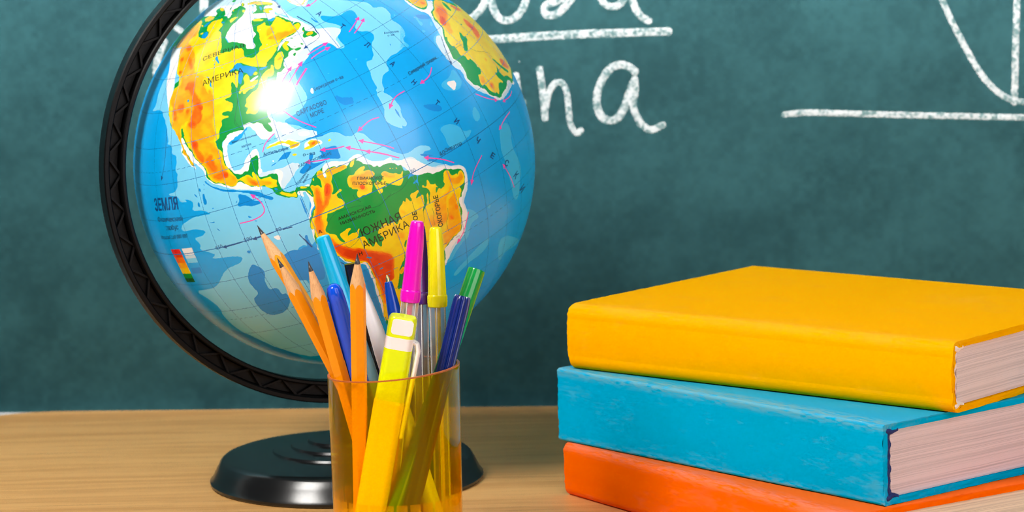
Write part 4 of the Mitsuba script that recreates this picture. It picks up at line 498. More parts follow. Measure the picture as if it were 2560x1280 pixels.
('amber','upland',[-0.67,-78.96,-1.06,-77.16,-2.97,-77.49,-5.01,-78.39,-5.98,-77.33,-7.25,-77.22,-8.93,-76.63,-10.82,-74.79,-12.25,-73.22,-14.07,-70.1,-15.59,-67.29,-17.65,-64.62,-18.89,-63.67,-20.34,-63.49,-23.66,-64.86,-24.3,-65.76,-26.72,-68.13,-29.92,-69.33,-35.07,-71.72,-30.68,-70.59,-25.43,-70.23,-21.01,-70.15,-18.38,-70.66,-17.4,-71.48,-16.37,-73.28,-14.94,-75.57,-13.1,-77.14,-11.18,-77.29,-8.27,-77.34,-6.42,-77.52,-5.66,-78.51,-4.71,-80.41]),
('amber','upland',[5.5,-62.51,5.81,-61.02,4.69,-59.68,4.01,-59.99,4.68,-62.54,3.56,-61.54,2.75,-63.4,0.99,-62.84,1.68,-64.7,2.96,-64.97,3.38,-66.27,4.47,-66.12,5.9,-65.98,5.97,-64.29]),
('amber','upland',[3.31,-57.43,3.39,-56.54,2.5,-56.08,1.99,-56.06,1.73,-55.15,1.11,-54.56,1.92,-56.61,2.73,-57.27]),
('amber','upland',[-4.11,-40.67,-4.84,-40.2,-6.77,-40.43,-8.03,-39.94,-8.7,-38.56,-9.06,-37.45,-8.44,-35.9,-7.37,-35.66,-6.35,-35.65,-7.22,-36.68,-7.36,-37.8,-6.75,-39.41,-5.45,-39.65,-4.37,-39.78]),
('amber','upland',[-9.68,-47.07,-10.25,-45.57,-10,-44.32,-9.78,-42.66,-9.39,-41.71,-8.31,-40.06,-9.58,-40.97,-10.32,-42.26,-10.66,-42.99,-13.74,-43.79,-18.09,-45.07,-16.22,-48.81,-13.71,-47.4,-11.09,-47.03]),
('amber','upland',[-10.75,-39.99,-12.09,-40.07,-14.2,-40.38,-16.35,-40.65,-18.59,-40.44,-20.19,-40.86,-21.8,-41.14,-22.51,-44.19,-24.41,-47.55,-21.03,-47.1,-19.76,-45.95,-18.34,-45.14,-18.61,-44.61,-13.97,-43.17,-14.12,-43.02,-12.38,-43.02,-11.2,-41.18]),
('amber','upland',[-14.17,-50.02,-13.53,-48.48,-16.05,-49.14,-15.56,-50.12]),
('amber','upland',[-13.58,-49.63,-13.54,-48.29,-16.88,-48.06,-16.35,-50.19]),
('amber','upland',[-13.58,-60.08,-14.53,-57.79,-15.54,-58.69,-15.33,-59.85]),
('amber','upland',[-9.95,-51.8,-9.66,-50.96,-10.47,-51.45]),
('amber','upland',[-8.11,-56.58,-9.13,-55.93,-8.47,-56.55]),
('amber','upland',[-25.44,-63.4,-23.47,-61.25,-25.86,-62.6]),
('amber','upland',[36.7,3.58,35.12,8.21,34.31,3.82,32.33,2.5,30.95,-0.82,30.3,-3.68,27.94,-6.77,26.59,-7.96,27.06,-10.21,29.21,-8.73,30.75,-8.98,32.92,-7.05,34.42,-4.35]),
('amber','upland',[41.81,-8.71,40.2,-8.56,38.48,-8.67,37.62,-7.36,37.47,-3.64,38.73,-0.91,40.55,-3.79]),
('amber','upland',[12.52,-11.89,11.79,-10.52,10.27,-11.82,10.76,-13.47]),
('amber','upland',[9.52,-10.83,9.13,-7.94,7.28,-8.8,7.48,-10.25]),
('amber','upland',[20.17,3,19.62,0.22,21.55,2.07]),
('amber','upland',[29.88,2.13,28.41,2.81,28.78,1.74]),
('amber','upland',[15.47,-3.54,14.68,-2.97,14.47,-4.01]),
('orange','highland',[47.64,-114.34,47.1,-110.45,45.8,-109.73,44.14,-109.92,43.25,-108.54,41.68,-107.17,41.32,-106.03,40.1,-105.67,38.74,-104.57,37.84,-105.85,36.73,-105.08,34.95,-105.89,34.36,-107.92,33.66,-108.45,33.68,-110.52,35.32,-111.88,35.66,-110,36.71,-110.59,37.75,-109.01,38.49,-109.61,38.87,-108,39.72,-109.18,40.46,-108.7,41.58,-110.58,42.8,-109.93,43.8,-111.06,45.57,-112.84,45.31,-114.73,46.07,-115.37,46.6,-114.23]),
('orange','highland',[41.17,-117.3,41.35,-114.78,40.13,-114.19,39.26,-114.93,39.37,-117.14,40.27,-118.03]),
('orange','highland',[40.49,-120.12,39.68,-118.52,38.2,-118.16,38.47,-119.19]),
('orange','highland',[39.3,-112.84,39.42,-111.4,38.31,-111.55,38.36,-113]),
('orange','highland',[29.99,-109.64,29.7,-107.96,28.39,-107.64,27.22,-108.06,26.37,-106.8,24.76,-105.76,23.57,-106.02,24.08,-107.03,26.01,-108.26,27.58,-109.2,28.61,-109.79]),
('orange','highland',[24.3,-104.97,24.23,-103.89,24.87,-103.96,24.9,-102.66,24.22,-102.39,23.76,-103.14,22.76,-102.11,22.06,-102.51,21.26,-101.68,20.46,-102.32,20.53,-103.34,22.49,-104.52,23.55,-105.14]),
('orange','highland',[19.46,-103.44,19.34,-100.81,20.02,-100.4,19.42,-99.18,18.42,-98.31,17.93,-98.86,18.14,-100.38,17.79,-100.89,18.5,-103.32]),
('orange','highland',[56.18,-120.18,55.17,-117.35,52.62,-114.16,51.75,-114.37,54.11,-117.71]),
('orange','highland',[60.15,-128.92,60.71,-124.93,59.09,-121.28,58.51,-123.67]),
('orange','highland',[56.17,-127.96,56.52,-124.61,55.23,-124.47]),
('orange','highland',[52.12,-123.39,51.73,-120.79,50.98,-122.32]),
('orange','highland',[15.18,-92.53,14.11,-90.57,13.44,-90.46,13.5,-91.16]),
('orange','highland',[37.56,-119.63,38.33,-117.86,37.09,-118.25]),
('orange','highland',[7,-75.55,6.3,-75.03,4.39,-75.18,2.03,-75.87,2.25,-74.79,5.22,-73.19,7.22,-72.49,6.54,-71.64,5.09,-72.1,3.59,-73.24,1.87,-74.3,0.98,-76.16,0.21,-77.14,-2.38,-78.26,-1.93,-79.39,0.55,-77.98,2.62,-76.93,4.57,-76.42]),
('orange','highland',[-0.84,-78.54,-0.89,-77.58,-2.45,-77.93,-4.84,-78.81,-4.38,-79.93,-1.59,-79.2]),
('orange','highland',[-6.9,-77.23,-9.23,-76.77,-11.13,-74.92,-12.63,-73.21,-13.04,-71.7,-14.43,-69.91,-15.92,-67.77,-17.97,-64.74,-19.62,-63.76,-21.94,-64.24,-24.58,-66.04,-26.64,-68.28,-29.67,-69.81,-34.55,-71.71,-29.42,-70.29,-24.49,-70.4,-23.09,-70.09,-20.05,-70.47,-17.82,-70.61,-16.63,-71.67,-14.67,-75.11,-12.46,-76.68,-10.72,-77.09]),
('orange','highland',[34.62,0.68,33.11,2.55,31.62,-0.55,30.16,-6.39,30,-8.34,30.99,-8.4,32.85,-4.39,34.2,-3.81]),
('orange','highland',[27.08,6.88,25.55,8,23.69,8.77,22.06,8.17,20.94,6.74,20.3,2.6,21.74,2.81,23.3,4.81,25.25,3.71]),
('orange','highland',[11.84,7,9.54,12.05,7.07,12.91,8.5,8.07,10.36,5.48]),
('orange','highland',[32.55,9.18,30.06,14.25,28.03,15.12,29.88,10.08]),
('orange','highland',[-14.11,-40.56,-15.34,-40.54,-14.86,-40.81]),
('orange','highland',[-16.21,-43.29,-17.52,-42.45,-17.39,-43.44]),
('orange','highland',[18.82,-71.53,18.74,-70.52,18.02,-71.18,18.24,-72.12]),
('orange','highland',[8.98,-9.47,8.54,-8.8,8.17,-10.17]),
('orange','highland',[39.28,-4.43,38.04,-3.6,38.11,-5.85]),
('red','mountain',[30.05,-109.44,29.38,-108.29,28.16,-108.45,28.32,-109.39]),
('red','mountain',[39.67,-106.98,38.79,-104.83,38.33,-105.86,38.97,-106.67]),
('red','mountain',[40.32,-107.85,40.41,-106.49,39.46,-106.7]),
('red','mountain',[35.14,-109.73,35.08,-108.42,34.49,-108.69]),
('red','mountain',[29.49,-109.44,29.28,-108.25,28.37,-108.36,28.53,-109.31]),
('red','mountain',[19.07,-99.69,18.7,-98.81,18.23,-99.16,18.49,-99.87]),
('red','mountain',[-9.87,-77.38,-9.78,-76.34,-11.63,-74.81,-13.01,-73.38,-13.35,-71.83,-14.75,-70.04,-16.32,-67.93,-18.38,-64.89,-20,-64.17,-21.67,-64.78,-24.45,-65.33,-26.62,-66.48,-24.88,-69.89,-20.77,-70.23,-17.9,-70.64,-16.63,-71.67,-14.59,-75.08,-12.39,-76.65,-10.72,-77.09]),
('red','mountain',[-19,-70.33,-21.65,-69.81,-24.67,-69.19,-27.9,-69.7,-30.65,-70.19,-28.15,-69.23,-26.05,-67.32,-23.53,-65.66,-21.21,-64.64,-19.13,-65.65,-17.53,-68.52,-16.7,-70.26]),
('red','mountain',[6.75,-72.53,6.18,-71.96,4.54,-73.15,4.16,-73.81]),
('red','mountain',[2.86,-64.02,2.33,-63.58,2.18,-63.98]),
('red','mountain',[31.96,-4.71,30.84,-5.05,29.92,-7,30.1,-8.58,31.11,-8.11]),
('red','mountain',[25.46,5.96,23.48,7.16,22.41,4.81,23.88,4.41]),
('lake','lake',[46.79,-93,47.44,-91.92,47.77,-90.32,48.44,-90.01,48.93,-88.65,47.85,-86.44,47.04,-85.55,46.11,-83.02,45.38,-81.27,44.59,-80.55,44.14,-80.91,44.13,-82.08,43.4,-82.73,42.92,-83.54,43.59,-84.55,44.47,-85.07,45.09,-85.91,45.17,-86.86,44.41,-86.75,42.76,-87.29,41.7,-87.95,42.12,-88.81,43.23,-88.99,45.1,-88.59,46.45,-88.16,46.87,-89.37,46.81,-90.92]),
('lake','lake',[43.97,-79.79,44.42,-79.42,44.34,-76.89,43.89,-76.13,43.63,-77.6,43.75,-79.4]),
('lake','lake',[67.51,-123.3,68.59,-123.04,69.09,-117.65,68.33,-116.75,67.4,-118.86,66.87,-120.43]),
('lake','lake',[63.03,-117.29,64.91,-117.38,64.3,-111.57,61.98,-111.4,62.13,-114.51]),
('lake','lake',[53.43,-100.53,53.9,-99.04,52.9,-98.81,51.14,-97.59,50.63,-97.81,52.77,-100.04]),
('lake','lake',[46.54,-101.61,46.42,-101.03,44.73,-101.28,43.44,-100.01,43.26,-100.4,44.52,-101.95]),
('lake','lake',[47.9,-104.16,47.47,-102.31,47.19,-102.27,47.66,-103.81]),
('lake','lake',[52.86,-101.51,52.57,-100.94,52.37,-101.37]),
('lake','lake',[51.59,-100.71,51.17,-100,50.75,-100.23]),
('lake','lake',[49.53,-90.18,49.89,-89.35,49.4,-89.65]),
('lake','lake',[42.4,-112.86,42.23,-111.6,41.47,-112.04,41.64,-112.68]),
('lake','lake',[11.07,-86.32,10.96,-85.5,10.38,-85.22,10.25,-85.79,10.67,-86.31]),
('lake','lake',[66.79,-103.59,67.16,-102.93,66.71,-100.02,66.17,-101.04]),
('lake','lake',[68.17,-72.73,67.17,-70.51,64.86,-71.94,66.92,-72.77]),
('lake','lake',[-16.09,-70.59,-16.93,-69.04,-17.57,-69.3,-16.56,-70.61]),
('lake','lake',[-19.5,-68.14,-19.96,-67.61,-19.99,-68.15]),
('lake','lake',[-21.4,-68.53,-21.26,-67.4,-21.67,-67.38,-21.73,-68.48]),
('lake','lake',[-24.18,-66.82,-24.5,-66.2,-24.78,-66.67]),
('lake','lake',[51.16,-74.56,51.38,-73.95,50.8,-74.44]),
('lake','lake',[56.39,-70.13,56.1,-69.67,55.72,-70.3]),
('lake','lake',[54.94,-69.79,54.37,-69.21,54.16,-69.6]),
('lake','lake',[57.69,-75.9,57.62,-75.3,57.28,-75.72]),
('lake','lake',[65.9,-110.42,65.53,-108.39,65.13,-108.71]),
('lake','lake',[60.94,-110.78,60.9,-108.95,60.47,-109.45]),
('lake','lake',[48.79,-110.08,48.75,-108.1,48.4,-108.63]),
('lake','lake',[49.3,-96.38,49.23,-95.67,48.86,-96.07]),
('shelf','lake_pale',[41.76,-84.51,42.04,-84.21,42.62,-81.1,42.32,-80.74,41.79,-82.24,41.39,-84.14]),
('white','river_mouth',[47.62,-71.35,49.24,-69.1,50.34,-66.73,50.64,-63.94,50.29,-63.63,49.62,-66.61,48.9,-68.77,47.25,-70.91]),
('white','island',[18.22,-84.08,18.16,-83.66,17.78,-83.71,17.81,-84.05]),
('red2','legend',[1.54,-131.15,1.54,-126.12,0.22,-126.04,0.24,-131]),
('red','legend',[0.24,-131,0.22,-126.04,-1.01,-126.01,-0.98,-130.92]),
('orange','legend',[-0.98,-130.92,-1.01,-126.01,-2.77,-126.05,-2.74,-130.92]),
('amber','legend',[-2.74,-130.92,-2.77,-126.05,-4.35,-126.18,-4.31,-131.03]),
('yellow','legend',[-4.31,-131.03,-4.35,-126.18,-6.17,-126.42,-6.13,-131.28]),
('green','legend',[-6.13,-131.28,-6.17,-126.42,-7.7,-126.72,-7.66,-131.61]),
('darkgreen','legend',[-7.66,-131.61,-7.7,-126.72,-9.04,-127.04,-9,-131.98]),
('white','legend',[1.59,-124.89,1.52,-119.89,-0.5,-119.97,-0.42,-124.85]),
('shelf','legend',[-0.59,-124.85,-0.66,-119.98,-1.56,-120.06,-1.49,-124.87]),
('sea_light','legend',[-1.49,-124.87,-1.56,-120.06,-2.96,-120.21,-2.89,-124.96]),
('sea_deep','legend',[-4.48,-125.14,-4.55,-120.44,-6.33,-120.78,-6.26,-125.43])],
'L': [
('pink',2.6,[40.76,-60.89,41.49,-57.26,41.55,-53.53],1),
('pink',2.6,[42.35,-61.25,42.77,-57.29,43.16,-53.22],1),
('pink',2.6,[39.23,-67.8,40,-66.34,40.78,-64.84],1),
('pink',2.6,[35.8,-72.67,38.64,-68.5,40.68,-64.87],1),
('pink',2.6,[37.74,-73.5,39.43,-71.09,40.65,-69.03],1),
('pink',2.6,[5.02,-99.67,4.72,-95.85,5.19,-92.31,6.47,-90.83,8.96,-91.2,11.08,-92.97],1),
('pink',2.6,[14.4,-63.78,14.71,-66.2,15.82,-69.6],1),
('pink',2.6,[12.96,-68.85,13.37,-71.19,14.34,-74.81],1),
('pink',2.6,[5.2,-51.39,6.97,-53.52,8.84,-56.09,13.59,-63.05],1),
('pink',2.6,[8.1,-51.57,9.9,-53.49,13.78,-58.98],1),
('pink',2.6,[5.28,-51.57,8.45,-55.16,10.47,-58.55],1),
('pink',2.6,[-3.24,-36.88,-0.62,-39.98,1.8,-44.24],1),
('pink',2.6,[-5.72,-26.74,-7.25,-29.8,-8.89,-32.11,-10.79,-33.37],1),
('pink',2.6,[-20.44,-14.99,-16.66,-16.51,-12.29,-18.91],1),
('pink',2.6,[22.24,-27.45,20.72,-29.69,20.2,-31.81,20.13,-33.77],1),
('pink',2.6,[20.45,-40.31,20.42,-43.1,19.74,-45.19,18.59,-46.75],1),
('pink',2.6,[17.38,-51.29,17.81,-53.99,17.24,-56.23,16.68,-57.96],1),
('pink',2.6,[43.14,-42.89,44.18,-39.59,45.64,-35.46],1),
('pink',2.6,[41.93,-41.71,43.04,-37.96,44.36,-34.36],1),
('pink',2.6,[9.48,-18.63,6.66,-15.34,4.54,-11.39],1),
('pink',2.6,[2.95,0.99,2.28,-2.34,2.79,-7.48],1),
('pink',2.6,[-0.78,-6.78,-1.34,-11.96,-2.49,-15.36],1),
('pink',2.6,[-18.05,-37.02,-21.25,-38.93,-23.18,-40.24,-25.01,-42.59],1),
('pink',2.6,[59.13,-40.24,58.31,-44.41,58.46,-47.55],1),
('pink',2.6,[29.76,-76.1,26.71,-73.8,24.28,-71.41,22.07,-68.83],0),
('pink',2.2,[24.87,-80.92,23.8,-83.49,22.83,-84.93,21.19,-86.04],0),
('pink',5,[38.68,-63.82,37.44,-65.96,36.21,-68.02,35.24,-69.29],0),
('line',2.4,[56.44,-55.96,53.7,-54.45,50.73,-52.53,48.31,-53.29,47.27,-53.12],0),
('line',1.2,[47.27,-53.12,46.15,-53.28,45.44,-55.84,45.19,-59.41,44.83,-60.61],1),
('line',1.6,[68.61,-62.47,66.76,-60.5,63.41,-60.76],1),
('line',1.6,[35.15,-122.85,30.14,-122.71,25.26,-123.73,21.69,-126],1),
('line',2.4,[-0.39,-85.59,-0.19,-88.44],0),
('line',2.4,[-0.05,-91.15,-0.24,-97.18],1),
('line',2.4,[-0.09,-101.1,-0.21,-107.51],1),
('line',2.4,[-2.98,-84.73,-7.6,-83.04],0),
('line',2.0,[28.03,-14.55,24.27,-17.78,20.35,-19.89],1),
('line',1.8,[-4.53,-84,-7.6,-82.89],0),
('line',1.8,[-14.75,-77.7,-16.7,-76.35],0),
('river',0.8,[38.05,-90.18,36.87,-90.19,34.57,-91.52,33.22,-92.02,31.92,-92.62,30.77,-92.58,29.74,-91.2,28.77,-90.05],0),
('river',0.8,[-2.99,-76.39,-0.96,-73.55,-1.18,-70.7,-1.49,-67.71,-2.29,-65.58,-3.64,-64.49,-4.25,-61.74,-3.65,-60.14,-2.55,-57.47],0),
('river',0.8,[1.51,-66.92,0.26,-67.13,-0.99,-65.85],0),
('river',0.8,[-3.4,-59.96,-2.86,-57.52,-2.91,-54.95,-2.28,-53.11,-1.25,-51.76],0),
('river',0.8,[-7.17,-52.86,-8.76,-53.14,-10.23,-52.99,-9.14,-52.93,-10.61,-53.13],0),
('river',0.8,[-10.34,-50.49,-12.27,-51.2,-13.48,-51.27,-14.23,-51.9],0),
('river',0.8,[-11.51,-48.14,-13.32,-48.03,-14.37,-48.77,-16.3,-48.84],0),
('river',0.8,[-13.8,-43.52,-16.17,-44.09,-17.38,-45.26,-20.54,-45.15],0),
('river',0.8,[-10.64,-74.37,-11.93,-73.93,-11.17,-71.59,-10.26,-70.04],0),
('river',0.8,[38.3,-90.06,36.09,-90.61,34.37,-91.61,31.65,-92.41,29.8,-91.02],0),
('river',0.8,[39.57,-78.73,36.44,-78.95,34.39,-79.05],0),
('river',0.8,[22.88,-19.74,22.88,-14.59,22.43,-7.4,18.91,-6.88,15.78,1.31,13.74,1.5],0),
('river',0.8,[29.97,-2.82,29.98,2.58],0)],
'T': [
('ink','АМАЗОНСКАЯ',[[-3.3,-73.32],[-3.73,-63.95],[-2.49,-73.28]]),
('ink','НИЗМЕННОСТЬ',[[-4.78,-73.35],[-5.31,-63.4],[-3.91,-73.29]]),
('ink','ЮЖНАЯ',[[-10.21,-69.4],[-10.5,-57.41],[-7.83,-69.38]]),
('ink','АМЕРИКА',[[-13.61,-70.23],[-13.3,-56.06],[-11.47,-70.28]]),
('ink','ГВИАНСКОЕ',[[4.86,-64.46],[1.91,-57.72],[5.55,-64.17]]),
('ink','ПЛОСКОГОРЬЕ',[[4.11,-66.12],[0.32,-57.75],[4.83,-65.8]]),
('ink','СКОГОРЬЕ',[[-18.12,-46.57],[-8.85,-45.3],[-17.67,-47.95]]),
('ink','КОЕ',[[-14.19,-53.38],[-10.08,-52.77],[-13.83,-54.64]]),
('ink','А',[[-4.69,-79.82],[-4.9,-78.67],[-3.76,-79.6]]),
('ink','Н',[[-15.13,-72.24],[-15.25,-71.18],[-14.11,-72.11]]),
('ink','СЕВЕРНАЯ',[[53.43,-107.93],[53.32,-84.81],[54.62,-109.23]]),
('ink','АМЕРИКА',[[45.18,-105.37],[45.07,-86.43],[46.77,-106.49]]),
('seaink','САРГАСОВО',[[26.92,-72.77],[26.75,-63.03],[28.16,-72.79]]),
('seaink','МОРЕ',[[25.04,-69.2],[24.94,-64.86],[26.26,-69.18]]),
('seaink','Бермудские о-ва',[[31.55,-64.85],[31.45,-54.64],[32.47,-64.83]]),
('line','А',[[53.94,-48.22],[52.57,-47.62],[54.99,-45.7]]),
('line','Т',[[46.16,-44.64],[44.89,-44.19],[46.97,-42.49]]),
('line','Л',[[37.42,-41.97],[36.23,-41.58],[38.05,-40.09]]),
('line','А',[[28.97,-39.13],[27.82,-38.77],[29.48,-37.41]]),
('line','Н',[[21.67,-36.96],[20.53,-36.59],[22.09,-35.32]]),
('line','Т',[[13.63,-34.17],[12.49,-33.74],[14.0,-32.57]]),
('line','И',[[6.6,-31.37],[5.43,-30.83],[6.94,-29.77]]),
('line','Ч',[[-1.08,-27.32],[-2.32,-26.64],[-0.81,-25.64]]),
('line','Е',[[-7.37,-23.95],[-8.66,-22.9],[-6.99,-22.26]]),
('line','С',[[-11.85,-18.75],[-13.28,-17.42],[-11.59,-16.77]]),
('line','К',[[-16.96,-14.95],[-18.52,-13.92],[-17.33,-12.17]]),
('line','И',[[-22.35,-11.7],[-24.06,-10.41],[-23.1,-8.08]]),
('seaink','Антильские',[[20.08,-86.18],[19.36,-78.52],[21.05,-86.14]]),
('seaink','о-ва',[[16.26,-75.49],[15.49,-72.07],[17.1,-75.3]]),
('seaink','КАРИБСКОЕ МОРЕ',[[13.88,-77.68],[13.82,-67.77],[14.63,-77.69]]),
('seaink','Панамский',[[9.59,-79.68],[12.8,-74.3],[10.13,-80.03]]),
('seaink','канал',[[9.4,-77.98],[11.06,-75.75],[9.91,-78.38]]),
('seaink','Мексиканский',[[26.26,-94.9],[26.03,-86.26],[26.82,-94.97]]),
('seaink','залив',[[24.26,-92.1],[24.17,-88.73],[24.92,-92.16]]),
('seaink','Экватор',[[0.51,-38.23],[-0.01,-32.05],[1.5,-38.26]]),
('seaink','40',[[0.27,-40.23],[0.16,-38.26],[1.38,-40.29]]),
('seaink','50',[[-0.2,-49.89],[-0.12,-48.57],[0.79,-50.03]]),
('line','90',[[-0.29,-90.43],[-0.27,-88.7],[0.7,-90.35]]),
('line','100',[[-0.27,-100.71],[-0.29,-97.92],[0.73,-100.54]]),
('line','110',[[-0.38,-110.85],[-0.15,-108.14],[0.52,-110.74]]),
('line','ЗЕМЛЯ',[[12.88,-133.21],[12.77,-120.09],[16.17,-132.27]]),
('seaink','Физический',[[9.69,-133.24],[9.4,-119.64],[10.99,-132.57]]),
('seaink','глобус',[[7.23,-129.55],[7.17,-122.85],[8.6,-128.87]]),
('seaink','Масштаб 1:60 000 000',[[4.6,-134.52],[4.59,-120.01],[5.51,-133.89]]),
('seaink','Северный тропик',[[23.58,-35.88],[23.45,-23.45],[24.47,-35.76]]),
('seaink','Азорские',[[37.3,-32.82],[35.56,-27.54],[37.86,-32.26]]),
('seaink','о-ва',[[36.14,-32.47],[35.42,-29.99],[36.7,-31.96]])]}
RANK = dict(sea=1, sea_trench=2, shelf=3, shelf_shallow=4, greenland=4, bay=5, gulf=5.5, north_america=6, south_america=6, africa=6, africa_far=6, north_america_far=6, spain=6, relief=7, relief_far=7, lowland=8, upland=9, highland=10, mountain=11, lake=12, lake_pale=13, river_mouth=13, island=13, legend=13)
STEP = 0.000013
LANDS = []
def rough(q, seed, amp):
    """Gives a smoothed closed outline the small irregularities of a printed coast."""
    r = resample(np.vstack([q, q[:1]]), 0.0007)[:-1]
    if len(r) < 8: return q
    q = r
    t = np.roll(q, -1, 0) - np.roll(q, 1, 0); t /= np.linalg.norm(t, axis=1)[:, None] + 1e-12
    w = meshkit.fbm(np.c_[q * 520, np.full(len(q), seed * 0.37)], 3, seed % 7) - 0.5
    return q + np.stack([-t[:, 1], t[:, 0]], 1) * (w * 2 * amp * 2)[:, None]
PARTS = {'sea_light': ('shallow_sea', 'pale blue shallow sea'), 'sea_light2': ('shallow_sea', 'mid blue sea rise'), 'sea_deep': ('deep_sea', 'darker blue deep sea'), 'shelf': ('sea_shelf', 'very pale blue sea shelf'), 'white': ('coastal_shelf', 'white coastal shelf'),
         'yellow': ('plateau', 'yellow plateaus'), 'amber': ('upland', 'amber uplands'), 'orange': ('highland', 'orange highlands'), 'red': ('mountain_range', 'red mountain ranges'), 'lake': ('lake', 'blue lakes')}
for color, zone, pts in MAP['P']:
    dirs = ll(np.array(pts).reshape(-1, 2))
    pl = Plane(dirs.mean(0))
    q = pl.fwd(dirs)
    if zone == 'relief' and color == 'green': zone = 'lowland'
    if zone != 'legend':
        q = chaikin(q, True, 1 if len(q) > 40 else 2)
        q = rough(q, len(MAP['P']) + int(abs(pts[0]) * 100), 0.00030 if zone not in ('sea', 'sea_trench') else 0.00020)
    g = Polygon(q).buffer(0)
    if color == 'green' and zone in ('north_america', 'south_america', 'africa', 'spain'): LANDS.append(dirs)
    if zone in ('upland', 'highland', 'mountain'):
        near = [Polygon(pl.fwd(x)).buffer(0) for x in LANDS if x.mean(0) @ dirs.mean(0) > 0.35]
        soft = g.buffer(0.0007 if zone != 'mountain' else 0.0009, quad_segs=4)
        soft = soft.intersection(union_all(near).buffer(-0.0005)) if near else soft
        soft = max(soft.geoms, key=lambda x: x.area) if hasattr(soft, 'geoms') and len(soft.geoms) else soft
        if soft.geom_type == 'Polygon' and soft.area > 1e-6:
            L = Layer(); L.add(pl, soft, (RANK[zone] - 0.5) * STEP)
            L.build('globe__ball__' + {'upland': 'plateau_edge', 'highland': 'upland_edge', 'mountain': 'highland_edge'}[zone], 'm_map_' + {'upland': 'yellow2', 'highland': 'amber2', 'mountain': 'orange2'}[zone])
    if zone == 'legend': name, lab = 'legend_swatch', None
    elif color == 'green' and zone in ('north_america', 'south_america', 'africa', 'spain', 'africa_far', 'north_america_far'): name, lab = 'landmass:' + {'africa_far': 'other', 'north_america_far': 'north_america'}.get(zone, zone), {'north_america': 'green land of North America', 'south_america': 'green land of South America', 'africa': 'green land of Africa', 'spain': 'green land of Spain'}.get(zone, 'green land on the far side')
    elif color == 'green': name, lab = 'lowland', 'green lowlands'
    else: name, lab = PARTS[color]
    if zone in ('bay', 'gulf', 'river_mouth', 'island', 'lake_pale'): name, lab = {'bay': 'bay', 'gulf': 'gulf', 'river_mouth': 'river_mouth', 'island': 'shoal', 'lake_pale': 'lake'}[zone], None
    g = max(g.geoms, key=lambda q: q.area) if g.geom_type == 'MultiPolygon' else g
    L = Layer(); L.add(pl, g, RANK[zone] * STEP)
    L.build('globe__ball__' + name.split(':')[0], 'm_map_' + color, lab)

def ribbon(pl, q, width):
    return LineString(q).buffer(width / 2, cap_style='flat', join_style='round', quad_segs=3)

# graticule
G = Layer()
def grid_line(latlon, width):
    dd = ll(latlon); n = len(dd)
    t = np.gradient(dd, axis=0); s = np.cross(dd, t); s /= np.linalg.norm(s, axis=1)[:, None]
    a = dd - s * width / 2 / R; b = dd + s * width / 2 / R
    v = np.concatenate([a, b]); v /= np.linalg.norm(v, axis=1)[:, None]
    i = np.arange(n - 1)
    p, w = on_ball(v, 14 * STEP)
    G.v.append(p); G.n.append(w); G.f.append(np.concatenate([np.stack([i, i + 1, i + n + 1], 1), np.stack([i, i + n + 1, i + n], 1)]) + G.at); G.at += 2 * n
def flush(name, label=None, kind=None):
    global G
    G.build('globe__ball__' + name, 'm_map_grid', label)
    if kind: labels.setdefault('globe__ball__' + name, {})['kind'] = kind
    G = Layer()
for lo in range(-180, 180, 10):
    grid_line(np.c_[np.linspace(-80, 80, 161), np.full(161, lo)], 0.00024); flush('meridian_line')
for la in range(-80, 81, 10):
    grid_line(np.c_[np.full(361, la), np.linspace(-180, 180, 361)], 0.00042 if la == 0 else 0.00024); flush('parallel_line')
for la in (23.45, -23.45):
    for s in np.arange(-180, 180, 2.4):
        grid_line(np.c_[np.full(4, la), np.linspace(s, s + 1.4, 4)], 0.00026)
flush('tropic_line', 'dashed lines of the tropics', 'stuff')

for color, wpx, pts, arrow in MAP['L']:
    dirs = ll(np.array(pts).reshape(-1, 2)); pl = Plane(dirs.mean(0)); q = resample(chaikin(pl.fwd(dirs), False, 2), 0.0008)
    w = wpx * 0.00021
    g = ribbon(pl, q, w)
    if arrow:
        e = q[-1]; dd = unit(q[-1] - q[max(0, len(q) - 4)]); nn = np.array([-dd[1], dd[0]]); hl = 0.0020 if color == 'pink' else 0.0017
        g = g.union(Polygon([e + dd * hl * 0.8, e - dd * hl * 0.6 + nn * hl * 0.62, e - dd * hl * 0.6 - nn * hl * 0.62]))
    if color == 'river':
        L = Layer(); L.add(pl, g, 14.5 * STEP); L.build('globe__ball__river', 'm_map_river')
    else:
        L = Layer(); L.add(pl, g, 15 * STEP)
        L.build('globe__ball__current_arrow', 'm_map_' + color, 'pink ocean current arrow' if color == 'pink' else 'dark blue current arrow')

for color, text, (a, b, c) in MAP['T']:
    A3, B3, C3 = ll([a, b, c])
    ex = B3 - A3; W = np.linalg.norm(ex) * R; ex = unit(ex); ey = C3 - A3; H = np.linalg.norm(ey) * R; ey = unit(ey - ex * (ey @ ex) * 0.6)
    m = meshkit.text_mesh(text, 1.0, 0.02, bold=text not in ('СЕВЕРНАЯ', 'Физический', 'глобус', 'Масштаб 1:60 000 000', 'ЮЖНАЯ', 'АМЕРИКА'))
    v, f = np.array(m.vertices), np.array(m.faces)
    v, f = trimesh.remesh.subdivide_to_size(v, f, 0.9, max_iter=12)
    sx = W / max(v[:, 0].max(), 1e-6)
    dd = A3 + ex * (v[:, :1] * sx / R) + ey * (v[:, 1:2] * H / R); dd /= np.linalg.norm(dd, axis=1)[:, None]
    flip = np.dot(np.cross(ex, ey), A3) < 0
    lift = (16 + v[:, 2] / 0.02) * STEP
    w = dd @ MR.T
    raw('globe__ball__lettering', w * (R + lift)[:, None] + BALL, f[:, ::-1] if flip else f, w, 'm_map_' + color)

